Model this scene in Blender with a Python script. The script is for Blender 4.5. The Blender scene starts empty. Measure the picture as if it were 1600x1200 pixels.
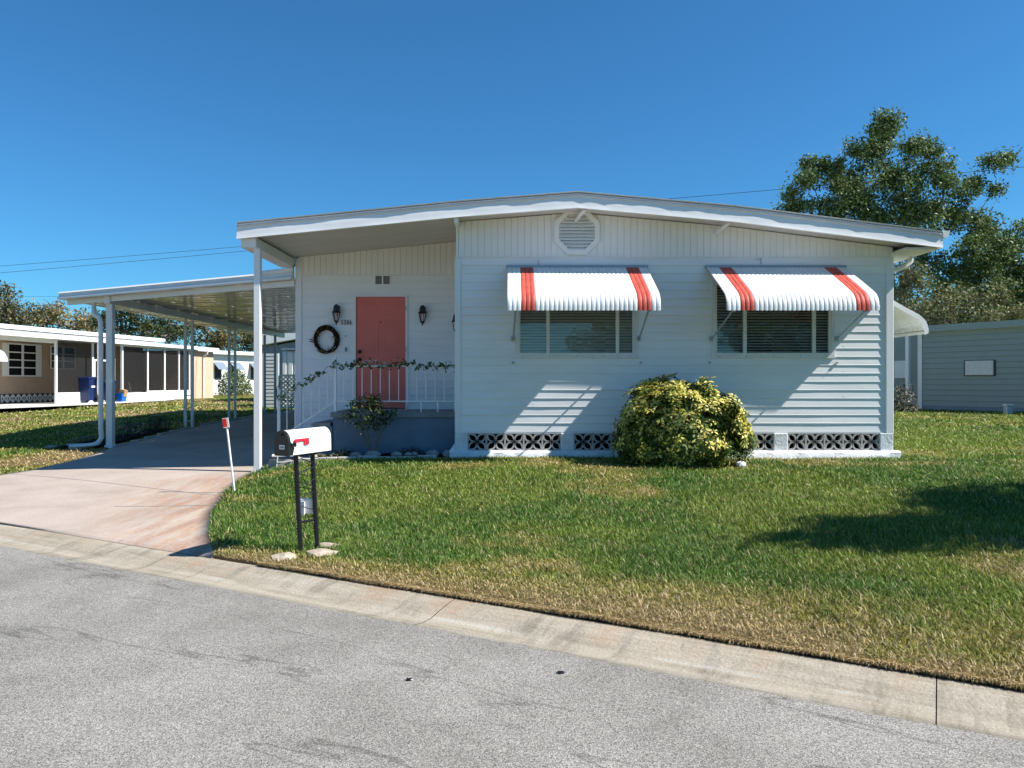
import bpy, math, random
import numpy as np
from mathutils import Vector, Matrix, noise as mnoise
R = math.radians
rng = np.random.default_rng(7)
random.seed(7)
COL = bpy.context.scene.collection

# ------------------------------------------------------------------ materials
def mat(name, color, rough=0.7, spec=0.3, metal=0.0, var=0.0, vscale=3.0, bump=0.0, bscale=40.0, color2=None, detail=4.0, streak=None, coat=0.0, trans=0.0):
    m = bpy.data.materials.new(name); m.use_nodes = True
    nt = m.node_tree; N = nt.nodes; L = nt.links
    b = N['Principled BSDF']
    b.inputs['Roughness'].default_value = rough
    b.inputs['Specular IOR Level'].default_value = spec
    b.inputs['Metallic'].default_value = metal
    b.inputs['Base Color'].default_value = (*color, 1)
    if coat: b.inputs['Coat Weight'].default_value = coat
    tc = N.new('ShaderNodeTexCoord'); mp = N.new('ShaderNodeMapping')
    L.new(tc.outputs['Object'], mp.inputs['Vector'])
    if streak: mp.inputs['Scale'].default_value = streak
    if var > 0 or color2:
        n = N.new('ShaderNodeTexNoise'); n.inputs['Scale'].default_value = vscale; n.inputs['Detail'].default_value = detail
        n.inputs['Roughness'].default_value = 0.6
        L.new(mp.outputs['Vector'], n.inputs['Vector'])
        r = N.new('ShaderNodeValToRGB')
        c2 = color2 or tuple(c * (1 - var) for c in color)
        r.color_ramp.elements[0].position = 0.35; r.color_ramp.elements[1].position = 0.65
        r.color_ramp.elements[0].color = (*c2, 1); r.color_ramp.elements[1].color = (*color, 1)
        L.new(n.outputs['Fac'], r.inputs['Fac']); L.new(r.outputs['Color'], b.inputs['Base Color'])
    if bump > 0:
        n2 = N.new('ShaderNodeTexNoise'); n2.inputs['Scale'].default_value = bscale; n2.inputs['Detail'].default_value = 5
        L.new(tc.outputs['Object'], n2.inputs['Vector'])
        bp = N.new('ShaderNodeBump'); bp.inputs['Strength'].default_value = bump; bp.inputs['Distance'].default_value = 0.01
        L.new(n2.outputs['Fac'], bp.inputs['Height']); L.new(bp.outputs['Normal'], b.inputs['Normal'])
    return m

def attr_mat(name, rough=0.55, spec=0.25, trans=0.0):
    """base colour from the per-leaf colour attribute; thin-leaf translucency"""
    m = bpy.data.materials.new(name); m.use_nodes = True
    nt = m.node_tree; N = nt.nodes; L = nt.links; b = N['Principled BSDF']
    a = N.new('ShaderNodeAttribute'); a.attribute_name = 'Col'
    L.new(a.outputs['Color'], b.inputs['Base Color'])
    b.inputs['Roughness'].default_value = rough; b.inputs['Specular IOR Level'].default_value = spec
    if trans > 0:
        t = N.new('ShaderNodeBsdfTranslucent'); L.new(a.outputs['Color'], t.inputs['Color'])
        mx = N.new('ShaderNodeMixShader'); mx.inputs['Fac'].default_value = trans
        L.new(b.outputs['BSDF'], mx.inputs[1]); L.new(t.outputs['BSDF'], mx.inputs[2])
        L.new(mx.outputs['Shader'], N['Material Output'].inputs['Surface'])
    return m

def glass_mat(name, tint=(0.8, 0.9, 0.88), fac=0.02):
    m = bpy.data.materials.new(name); m.use_nodes = True
    nt = m.node_tree; N = nt.nodes; L = nt.links; N.remove(N['Principled BSDF'])
    t = N.new('ShaderNodeBsdfTransparent'); t.inputs['Color'].default_value = (*tint, 1)
    g = N.new('ShaderNodeBsdfGlossy'); g.inputs['Roughness'].default_value = 0.03
    fr = N.new('ShaderNodeFresnel'); fr.inputs['IOR'].default_value = 1.5
    ad = N.new('ShaderNodeMath'); ad.operation = 'ADD'; ad.inputs[1].default_value = fac
    L.new(fr.outputs[0], ad.inputs[0])
    tc = N.new('ShaderNodeTexCoord'); n = N.new('ShaderNodeTexNoise'); n.inputs['Scale'].default_value = 2.0
    bp = N.new('ShaderNodeBump'); bp.inputs['Strength'].default_value = 0.08; bp.inputs['Distance'].default_value = 0.05
    L.new(tc.outputs['Object'], n.inputs['Vector']); L.new(n.outputs['Fac'], bp.inputs['Height']); L.new(bp.outputs['Normal'], g.inputs['Normal'])
    mx = N.new('ShaderNodeMixShader'); L.new(ad.outputs[0], mx.inputs['Fac'])
    L.new(t.outputs[0], mx.inputs[1]); L.new(g.outputs[0], mx.inputs[2])
    L.new(mx.outputs[0], N['Material Output'].inputs['Surface'])
    return m

def screen_mat(name, color=(0.03, 0.03, 0.032), opac=0.72):
    m = bpy.data.materials.new(name); m.use_nodes = True
    nt = m.node_tree; N = nt.nodes; L = nt.links; b = N['Principled BSDF']
    b.inputs['Base Color'].default_value = (*color, 1); b.inputs['Roughness'].default_value = 0.6
    t = N.new('ShaderNodeBsdfTransparent'); mx = N.new('ShaderNodeMixShader'); mx.inputs['Fac'].default_value = opac
    L.new(t.outputs[0], mx.inputs[1]); L.new(b.outputs[0], mx.inputs[2]); L.new(mx.outputs[0], N['Material Output'].inputs['Surface'])
    return m

# ------------------------------------------------------------------ mesh builder
class MB:
    def __init__(s): s.v = []; s.f = []; s.m = []
    def quad(s, a, b, c, d, m=0):
        i = len(s.v); s.v += [tuple(a), tuple(b), tuple(c), tuple(d)]; s.f.append((i, i+1, i+2, i+3)); s.m.append(m)
    def poly(s, pts, m=0):
        i = len(s.v); s.v += [tuple(p) for p in pts]; s.f.append(tuple(range(i, i+len(pts)))); s.m.append(m)
    def box(s, x0, x1, y0, y1, z0, z1, m=0, bev=0.0):
        if bev > 0: return s.bbox(x0, x1, y0, y1, z0, z1, bev, m)
        i = len(s.v)
        s.v += [(x0,y0,z0),(x1,y0,z0),(x1,y1,z0),(x0,y1,z0),(x0,y0,z1),(x1,y0,z1),(x1,y1,z1),(x0,y1,z1)]
        for f in ((0,3,2,1),(4,5,6,7),(0,1,5,4),(1,2,6,5),(2,3,7,6),(3,0,4,7)):
            s.f.append(tuple(i+k for k in f)); s.m.append(m)
    def bbox(s, x0, x1, y0, y1, z0, z1, b, m=0):
        """box with chamfered vertical and top edges"""
        def ring(e, z): return [(x0+e,y0,z),(x1-e,y0,z),(x1,y0+e,z),(x1,y1-e,z),(x1-e,y1,z),(x0+e,y1,z),(x0,y1-e,z),(x0,y0+e,z)]
        def ring2(z): return [(x0+b*1.6,y0+b,z),(x1-b*1.6,y0+b,z),(x1-b,y0+b*1.6,z),(x1-b,y1-b*1.6,z),(x1-b*1.6,y1-b,z),(x0+b*1.6,y1-b,z),(x0+b,y1-b*1.6,z),(x0+b,y0+b*1.6,z)]
        i = len(s.v); s.v += ring(b, z0)+ring(b, z1-b)+ring2(z1)
        for k in range(8):
            j = (k+1) % 8
            s.f.append((i+k,i+j,i+8+j,i+8+k)); s.m.append(m); s.f.append((i+8+k,i+8+j,i+16+j,i+16+k)); s.m.append(m)
        s.f.append(tuple(i+16+k for k in range(8))); s.m.append(m); s.f.append(tuple(i+7-k for k in range(8))); s.m.append(m)
    def beam(s, p, q, w, h, m=0, up=(0,0,1)):
        p = Vector(p); q = Vector(q); d = (q-p).normalized(); u = Vector(up)
        sx = d.cross(u)
        if sx.length < 1e-4: sx = Vector((1,0,0))
        sx.normalize(); sz = sx.cross(d).normalized()
        i = len(s.v)
        for c in (p, q):
            for a, b in ((-1,-1),(1,-1),(1,1),(-1,1)): s.v.append(tuple(c + sx*a*w/2 + sz*b*h/2))
        for f in ((0,1,2,3),(7,6,5,4),(0,4,5,1),(1,5,6,2),(2,6,7,3),(3,7,4,0)):
            s.f.append(tuple(i+k for k in f)); s.m.append(m)
    def tube(s, pts, r, n=8, m=0, cap=True, sq=None):
        pts = [Vector(p) for p in pts]; rs = r if isinstance(r, (list, tuple)) else [r]*len(pts)
        i = len(s.v); prev = None
        for k, p in enumerate(pts):
            d = (pts[min(k+1, len(pts)-1)] - pts[max(k-1, 0)])
            d = d.normalized() if d.length > 1e-9 else Vector((0,0,1))
            if prev is None:
                a = d.orthogonal().normalized() if sq is None else (Vector(sq) - d*Vector(sq).dot(d)).normalized()
            else:
                a = prev - d*prev.dot(d)
                a = a.normalized() if a.length > 1e-6 else d.orthogonal().normalized()
            prev = a; b = d.cross(a)
            for j in range(n):
                t = 2*math.pi*(j + (0.5 if sq is not None else 0))/n; s.v.append(tuple(p + (a*math.cos(t)+b*math.sin(t))*rs[k]))
        for k in range(len(pts)-1):
            for j in range(n):
                jj = (j+1) % n; s.f.append((i+k*n+j, i+k*n+jj, i+(k+1)*n+jj, i+(k+1)*n+j)); s.m.append(m)
        if cap:
            s.f.append(tuple(i+n-1-j for j in range(n))); s.m.append(m)
            e = i+(len(pts)-1)*n; s.f.append(tuple(e+j for j in range(n))); s.m.append(m)
    def lathe(s, c, prof, n=14, m=0, axis='z'):
        i = len(s.v)
        for (r, h) in prof:
            for j in range(n):
                t = 2*math.pi*j/n
                s.v.append((c[0]+r*math.cos(t), c[1]+r*math.sin(t), c[2]+h) if axis == 'z' else (c[0]+r*math.cos(t), c[1]+h, c[2]+r*math.sin(t)))
        for k in range(len(prof)-1):
            for j in range(n):
                jj = (j+1) % n; s.f.append((i+k*n+j, i+k*n+jj, i+(k+1)*n+jj, i+(k+1)*n+j)); s.m.append(m)
    def prism(s, pts, d, m=0):
        """polygon pts (3d) extruded by vector d"""
        n = len(pts); i = len(s.v); d = Vector(d)
        s.v += [tuple(p) for p in pts] + [tuple(Vector(p)+d) for p in pts]
        s.f.append(tuple(i+k for k in range(n))); s.m.append(m); s.f.append(tuple(i+2*n-1-k for k in range(n))); s.m.append(m)
        for k in range(n):
            j = (k+1) % n; s.f.append((i+k, i+n+k, i+n+j, i+j)); s.m.append(m)
    def grid(s, P, m=0):
        P = np.asarray(P); a, b = P.shape[:2]; i = len(s.v); s.v += [tuple(p) for p in P.reshape(-1, 3)]
        for u in range(a-1):
            for w in range(b-1):
                s.f.append((i+u*b+w, i+u*b+w+1, i+(u+1)*b+w+1, i+(u+1)*b+w)); s.m.append(m)
    def xform(s, M):
        s.v = [tuple(M @ Vector(p)) for p in s.v]; return s
    def build(s, name, mats, parent=None, smooth=False, world=True):
        if not isinstance(mats, (list, tuple)): mats = [mats]
        me = bpy.data.meshes.new(name)
        V = s.v
        if parent is not None and world:
            w = wloc(parent); Mi = w.inverted(); V = [tuple(Mi @ Vector(p)) for p in V]
        me.from_pydata(V, [], s.f); me.update()
        for x in mats: me.materials.append(x)
        me.polygons.foreach_set('material_index', s.m)
        if smooth:
            me.polygons.foreach_set('use_smooth', [True]*len(me.polygons)); 
            try: me.set_sharp_from_angle(angle=R(40))
            except Exception: pass
        o = bpy.data.objects.new(name, me); COL.objects.link(o)
        if parent is not None: o.parent = parent
        return o

def wloc(o):
    M = Matrix.Identity(4); ch = []
    while o is not None: ch.append(o); o = o.parent
    for x in reversed(ch): M = M @ (Matrix.Translation(x.location) @ x.rotation_euler.to_matrix().to_4x4() @ Matrix.Diagonal((*x.scale, 1)))
    return M

def tag(o, label=None, cat=None, group=None, kind=None):
    if label: o['label'] = label
    if cat: o['category'] = cat
    if group: o['group'] = group
    if kind: o['kind'] = kind
    return o
def thing(name, label, cat, loc=(0,0,0), rz=0.0, group=None):
    o = bpy.data.objects.new(name, None); COL.objects.link(o); o.empty_display_size = 0.2
    o.location = loc; o.rotation_euler = (0,0,rz); return tag(o, label, cat, group)
def shift(o, d, label=None):
    """copy of a part (and its children) moved by d in its parent's space"""
    c = o.copy(); COL.objects.link(c); c.parent = o.parent; c.location = o.location + Vector(d)
    for ch in list(o.children):
        k = ch.copy(); COL.objects.link(k); k.parent = c
        for g in list(ch.children):
            q = g.copy(); COL.objects.link(q); q.parent = k
    return c
def copy_tree(o, parent=None):
    c = o.copy(); COL.objects.link(c)
    if parent is not None: c.parent = parent
    for ch in list(o.children): copy_tree(ch, c)
    return c
def text_mesh(name, body, size, m, parent, Mo, extrude=0.002, align='LEFT', offset=0.0, sx=1.0):
    c = bpy.data.curves.new(name, 'FONT'); c.body = body; c.size = size; c.extrude = extrude; c.align_x = align; c.offset = offset
    o = bpy.data.objects.new(name, c); COL.objects.link(o); bpy.context.view_layer.update()
    me = bpy.data.meshes.new_from_object(o.evaluated_get(bpy.context.evaluated_depsgraph_get())); bpy.data.objects.remove(o); me.name = name
    me.transform(wloc(parent).inverted() @ Mo @ Matrix.Diagonal((sx,1,1,1))); me.materials.clear(); me.materials.append(m)
    o = bpy.data.objects.new(name, me); COL.objects.link(o); o.parent = parent; return o
def bare(name, parent):
    o = bpy.data.objects.new(name, None); COL.objects.link(o); o.parent = parent; o.empty_display_size = 0.05; return o

def raw_mesh(name, V, F3, mat_, colors=None, parent=None, quads=False, smooth=False):
    """numpy mesh: V (n,3), F (k,3|4); colors per face -> corner colour attribute 'Col'"""
    V = np.asarray(V, dtype=np.float32)
    if parent is not None:
        Mi = np.array(wloc(parent).inverted()); V = (V @ Mi[:3,:3].T + Mi[:3,3]).astype(np.float32)
    F = np.asarray(F3, dtype=np.int32); k = F.shape[1]
    me = bpy.data.meshes.new(name); me.vertices.add(len(V)); me.vertices.foreach_set('co', V.ravel())
    me.loops.add(F.size); me.loops.foreach_set('vertex_index', F.ravel())
    me.polygons.add(len(F)); me.polygons.foreach_set('loop_start', np.arange(0, F.size, k, dtype=np.int32))
    me.polygons.foreach_set('loop_total', np.full(len(F), k, dtype=np.int32)) if False else None
    me.update(calc_edges=True)
    me.materials.append(mat_)
    if smooth: me.polygons.foreach_set('use_smooth', np.ones(len(F), dtype=bool))
    if colors is not None:
        ca = me.color_attributes.new('Col', 'FLOAT_COLOR', 'CORNER')
        c = np.repeat(np.concatenate([colors, np.ones((len(colors),1))], 1), k, axis=0).astype(np.float32)
        ca.data.foreach_set('color', c.ravel())
    me.validate()
    o = bpy.data.objects.new(name, me); COL.objects.link(o)
    if parent is not None: o.parent = parent
    return o

def rand_unit(n, g=rng):
    v = g.normal(size=(n,3)); return v/np.linalg.norm(v, axis=1, keepdims=True)
def leaves(centers, size, palette, weights=None, aspect=2.2, droop=0.0, updir=0.35, g=rng, bright=0.25):
    """one folded pointed leaf (two triangles over a midrib) per centre; returns V, F, C"""
    n = len(centers); size = np.broadcast_to(size, (n,))*(0.7+0.6*g.random(n))
    d = rand_unit(n, g); d[:,2] -= droop; d /= np.linalg.norm(d, axis=1, keepdims=True)
    nm = rand_unit(n, g); nm[:,2] = np.abs(nm[:,2])+updir
    s = np.cross(d, nm); s /= np.linalg.norm(s, axis=1, keepdims=True)+1e-9; nm = np.cross(s, d)
    L = size[:,None]; W = L/aspect
    a = centers - d*L*0.5; b = centers + d*L*0.5; c = centers
    l = c + s*W*0.5 + nm*W*0.15; r = c - s*W*0.5 + nm*W*0.15
    V = np.stack([a, l, b, r], 1).reshape(-1,3); i = np.arange(n)*4
    F = np.concatenate([np.stack([i,i+1,i+2],1), np.stack([i,i+2,i+3],1)], 0)
    P = np.asarray(palette); k = g.choice(len(P), n, p=weights)
    C = P[k]*(1-bright+2*bright*g.random(n))[:,None]
    return V, F, np.concatenate([C, C], 0)
# ------------------------------------------------------------------ palette
M = {}
M['siding'] = mat('white_vinyl', (0.86,0.86,0.86), 0.42, 0.35, var=0.10, vscale=1.1, bump=0.05, bscale=5, streak=(0.6,1,2.5), detail=7)
M['trim'] = mat('white_trim', (0.80,0.80,0.80), 0.4, 0.4, var=0.05, vscale=2.5)
M['gable'] = mat('white_gable_panel', (0.86,0.85,0.82), 0.5, 0.3, var=0.06, vscale=1.6)
M['fascia'] = mat('dented_aluminium_fascia', (0.86,0.86,0.85), 0.35, 0.5, var=0.06, vscale=2.0, bump=0.25, bscale=2.2)
M['roofmetal'] = mat('roof_edge_metal', (0.62,0.64,0.67), 0.35, 0.5, metal=0.25, var=0.15, vscale=6)
M['rooftop'] = mat('white_roof_coating', (0.78,0.78,0.77), 0.6, 0.3, var=0.1, vscale=1.0)
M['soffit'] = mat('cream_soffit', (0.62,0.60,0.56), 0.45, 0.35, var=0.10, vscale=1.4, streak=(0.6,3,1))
M['door'] = mat('coral_door_paint', (0.72,0.17,0.13), 0.5, 0.4, var=0.08, vscale=3)
M['black'] = mat('black_metal', (0.012,0.012,0.014), 0.4, 0.5)
M['bronze'] = mat('dark_bronze', (0.03,0.018,0.014), 0.3, 0.5, metal=0.6)
M['blue_wall'] = mat('slate_blue_masonry', (0.15,0.21,0.28), 0.8, 0.2, var=0.15, vscale=2.5, bump=0.2, bscale=30)
M['porch_slab'] = mat('grey_porch_concrete', (0.24,0.26,0.28), 0.8, 0.2, var=0.2, vscale=5, bump=0.15, bscale=40)
M['footing'] = mat('white_painted_footing', (0.78,0.79,0.80), 0.85, 0.15, var=0.18, vscale=7, bump=0.9, bscale=28)
M['block'] = mat('grey_concrete_block', (0.54,0.51,0.48), 0.9, 0.1, var=0.25, vscale=12, bump=0.5, bscale=90)
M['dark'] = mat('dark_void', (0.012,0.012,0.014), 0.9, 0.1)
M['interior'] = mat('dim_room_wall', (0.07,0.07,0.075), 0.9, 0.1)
M['blind'] = mat('blind_slat', (0.88,0.89,0.87), 0.5, 0.3)
M['glass'] = glass_mat('window_glass', (0.90,0.92,0.91))
M['winframe'] = mat('window_frame_aluminium', (0.74,0.75,0.74), 0.45, 0.4, var=0.12, vscale=8)
M['awn_white'] = mat('awning_white_enamel', (0.82,0.82,0.80), 0.45, 0.35, var=0.14, vscale=3, detail=7)
M['awn_red'] = mat('awning_red_enamel', (0.60,0.10,0.07), 0.55, 0.25, var=0.3, vscale=9, detail=7)
M['awn_rail'] = mat('awning_rail_grey', (0.33,0.36,0.40), 0.4, 0.5, metal=0.3)
M['alu'] = mat('dull_aluminium', (0.45,0.46,0.47), 0.4, 0.5, metal=0.7, var=0.2, vscale=10)
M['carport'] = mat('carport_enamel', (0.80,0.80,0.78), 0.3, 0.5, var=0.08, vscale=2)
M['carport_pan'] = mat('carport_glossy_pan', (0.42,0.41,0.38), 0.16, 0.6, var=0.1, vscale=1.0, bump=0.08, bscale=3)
M['gutter'] = mat('gutter_white', (0.76,0.76,0.75), 0.35, 0.5, var=0.06, vscale=5)
M['mail_black'] = mat('mailbox_black', (0.014,0.016,0.017), 0.3, 0.5)
M['mail_white'] = mat('mailbox_white_cover', (0.84,0.84,0.83), 0.4, 0.4, var=0.04, vscale=9)
M['red'] = mat('mail_flag_red', (0.62,0.02,0.045), 0.35, 0.5)
M['reflector'] = mat('reflector_red', (0.70,0.03,0.02), 0.2, 0.6)
M['plastic_white'] = mat('white_plastic', (0.80,0.80,0.80), 0.4, 0.4, var=0.05, vscale=10)
M['stone'] = mat('buff_stone', (0.50,0.42,0.33), 0.9, 0.1, var=0.3, vscale=9, bump=0.8, bscale=25, color2=(0.36,0.29,0.22))
M['stone_grey'] = mat('grey_stone', (0.34,0.33,0.31), 0.9, 0.1, var=0.35, vscale=10, bump=0.8, bscale=25)
M['paver'] = mat('pale_paver', (0.50,0.49,0.46), 0.9, 0.1, var=0.2, vscale=10, bump=0.4, bscale=40)
M['mulch'] = mat('dark_mulch', (0.035,0.024,0.018), 0.95, 0.05, var=0.5, vscale=25, bump=1.0, bscale=50)
M['bark'] = mat('grey_bark', (0.19,0.165,0.14), 0.9, 0.1, var=0.4, vscale=8, bump=0.8, bscale=25)
M['twig'] = mat('pale_twig', (0.30,0.27,0.23), 0.9, 0.1, var=0.3, vscale=8)
M['wicker'] = mat('dark_wreath_twig', (0.045,0.024,0.015), 0.8, 0.1, var=0.5, vscale=40)
M['leaf'] = attr_mat('leaf', 0.5, 0.22, 0.25)
M['grassblade'] = attr_mat('grass_blade', 0.5, 0.2, 0.30)
M['beige'] = mat('beige_stucco', (0.52,0.38,0.27), 0.9, 0.1, var=0.08, vscale=3, bump=0.3, bscale=20)
M['beige_sunlit'] = mat('sunlit_beige_stucco', (0.66,0.46,0.33), 0.9, 0.1, var=0.08, vscale=3, bump=0.3, bscale=20)  # lighter copy of the beige stucco, the end room's sunlight put into its colour
M['screen'] = screen_mat('insect_screen', (0.012,0.012,0.012), 0.50)
M['nwhite'] = mat('white_enamel_panel', (0.78,0.78,0.76), 0.5, 0.3, var=0.06, vscale=2)
M['slab'] = mat('pale_concrete_slab', (0.60,0.58,0.54), 0.9, 0.1, var=0.12, vscale=2, bump=0.2, bscale=30)
M['binblue'] = mat('blue_bin_plastic', (0.008,0.022,0.09), 0.35, 0.4)
M['tubblue'] = mat('bright_blue_plastic', (0.01,0.13,0.55), 0.35, 0.4)
M['cardboard'] = mat('cardboard', (0.42,0.27,0.15), 0.8, 0.1)
M['bluegrey'] = mat('blue_grey_siding', (0.20,0.25,0.31), 0.6, 0.2, var=0.08, vscale=2)
M['nbr_siding'] = mat('pale_green_siding', (0.27,0.32,0.30), 0.55, 0.3, var=0.07, vscale=1.5)
M['wire'] = mat('cable_black', (0.03,0.03,0.035), 0.6, 0.2)
M['pole'] = mat('pole_wood', (0.20,0.15,0.11), 0.9, 0.1, var=0.3, vscale=10)
M['wgrey'] = mat('weathered_frame', (0.66,0.64,0.60), 0.6, 0.3, var=0.12, vscale=12)
M['board'] = mat('weathered_board', (0.48,0.45,0.40), 0.8, 0.1, var=0.2, vscale=8)
M['number'] = mat('number_black', (0.015,0.015,0.02), 0.5, 0.3)
M['numgrey'] = mat('number_grey', (0.25,0.26,0.27), 0.5, 0.3)
M['green_mark'] = mat('faded_green_decal', (0.45,0.58,0.50), 0.5, 0.3)
M['lampglass'] = glass_mat('lantern_glass', (0.75,0.8,0.8), 0.15)

def asphalt():
    m = bpy.data.materials.new('asphalt_aggregate'); m.use_nodes = True
    nt = m.node_tree; N = nt.nodes; L = nt.links; b = N['Principled BSDF']; b.inputs['Roughness'].default_value = 0.85
    b.inputs['Specular IOR Level'].default_value = 0.2
    tc = N.new('ShaderNodeTexCoord')
    v = N.new('ShaderNodeTexVoronoi'); v.inputs['Scale'].default_value = 185; L.new(tc.outputs['Object'], v.inputs['Vector'])
    r = N.new('ShaderNodeValToRGB'); e = r.color_ramp.elements
    e[0].position = 0.0; e[0].color = (0.10,0.095,0.088,1); e[1].position = 1.0; e[1].color = (0.42,0.395,0.35,1)
    x = e.new(0.25); x.color = (0.19,0.18,0.162,1); x = e.new(0.6); x.color = (0.27,0.253,0.225,1)
    sp = N.new('ShaderNodeSeparateColor'); L.new(v.outputs['Color'], sp.inputs['Color']); L.new(sp.outputs['Red'], r.inputs['Fac'])
    # large soft wear patches and dark tyre-line cracks
    n = N.new('ShaderNodeTexNoise'); n.inputs['Scale'].default_value = 0.9; n.inputs['Detail'].default_value = 6; n.inputs['Roughness'].default_value = 0.65
    L.new(tc.outputs['Object'], n.inputs['Vector'])
    r2 = N.new('ShaderNodeValToRGB'); r2.color_ramp.elements[0].position = 0.36; r2.color_ramp.elements[0].color = (0.80,0.80,0.79,1)
    r2.color_ramp.elements[1].position = 0.6; r2.color_ramp.elements[1].color = (1.06,1.06,1.06,1); L.new(n.outputs['Fac'], r2.inputs['Fac'])
    mx = N.new('ShaderNodeMix'); mx.data_type = 'RGBA'; mx.blend_type = 'MULTIPLY'; mx.inputs['Factor'].default_value = 1
    L.new(r.outputs['Color'], mx.inputs['A']); L.new(r2.outputs['Color'], mx.inputs['B'])
    # distance-from-line cracks: |noise(xy stretched along the street)| near .5
    mp = N.new('ShaderNodeMapping'); mp.vector_type = 'TEXTURE'; mp.inputs['Rotation'].default_value = (0,0,R(-27)); mp.inputs['Scale'].default_value = (6.0,1.3,1)
    L.new(tc.outputs['Object'], mp.inputs['Vector'])
    n3 = N.new('ShaderNodeTexNoise'); n3.inputs['Scale'].default_value = 1.0; n3.inputs['Detail'].default_value = 5; n3.inputs['Roughness'].default_value = 0.55
    L.new(mp.outputs['Vector'], n3.inputs['Vector'])
    s = N.new('ShaderNodeMath'); s.operation = 'SUBTRACT'; s.inputs[1].default_value = 0.5; L.new(n3.outputs['Fac'], s.inputs[0])
    a = N.new('ShaderNodeMath'); a.operation = 'ABSOLUTE'; L.new(s.outputs[0], a.inputs[0])
    r3 = N.new('ShaderNodeValToRGB'); r3.color_ramp.elements[0].position = 0.0; r3.color_ramp.elements[0].color = (0.62,0.62,0.62,1)
    r3.color_ramp.elements[1].position = 0.007; r3.color_ramp.elements[1].color = (1,1,1,1); L.new(a.outputs[0], r3.inputs['Fac'])
    # break the crack up along its length
    n4 = N.new('ShaderNodeTexNoise'); n4.inputs['Scale'].default_value = 0.8; L.new(tc.outputs['Object'], n4.inputs['Vector'])
    r4 = N.new('ShaderNodeValToRGB'); r4.color_ramp.elements[0].position = 0.42; r4.color_ramp.elements[1].position = 0.52; L.new(n4.outputs['Fac'], r4.inputs['Fac'])
    mx2 = N.new('ShaderNodeMix'); mx2.data_type = 'RGBA'; mx2.blend_type = 'MULTIPLY'
    L.new(r4.outputs['Color'], mx2.inputs['Factor']); L.new(mx.outputs['Result'], mx2.inputs['A']); L.new(r3.outputs['Color'], mx2.inputs['B'])
    L.new(mx2.outputs['Result'], b.inputs['Base Color'])
    bp = N.new('ShaderNodeBump'); bp.inputs['Strength'].default_value = 0.55; bp.inputs['Distance'].default_value = 0.004
    L.new(v.outputs['Distance'], bp.inputs['Height']); L.new(bp.outputs['Normal'], b.inputs['Normal'])
    return m
M['asphalt'] = asphalt()

def rgbmix(N, L, fac, A, B, blend='MIX'):
    mx = N.new('ShaderNodeMix'); mx.data_type = 'RGBA'; mx.blend_type = blend
    if isinstance(fac, (int, float)): mx.inputs['Factor'].default_value = fac
    else: L.new(fac, mx.inputs['Factor'])
    for k, v in (('A', A), ('B', B)):
        if isinstance(v, tuple): mx.inputs[k].default_value = (*v, 1)
        else: L.new(v, mx.inputs[k])
    return mx.outputs['Result']
def ramp(N, L, src, stops):
    r = N.new('ShaderNodeValToRGB'); e = r.color_ramp.elements
    e[0].position = stops[0][0]; e[0].color = (*stops[0][1], 1); e[1].position = stops[-1][0]; e[1].color = (*stops[-1][1], 1)
    for p, c in stops[1:-1]: x = e.new(p); x.color = (*c, 1)
    L.new(src, r.inputs['Fac']); return r.outputs['Color']
def noise_(N, L, vec, scale, detail=4, rough=0.6, out='Fac'):
    n = N.new('ShaderNodeTexNoise'); n.inputs['Scale'].default_value = scale; n.inputs['Detail'].default_value = detail; n.inputs['Roughness'].default_value = rough
    L.new(vec, n.inputs['Vector']); return n.outputs[out]
def g3(v): return (v, v, v)

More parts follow.
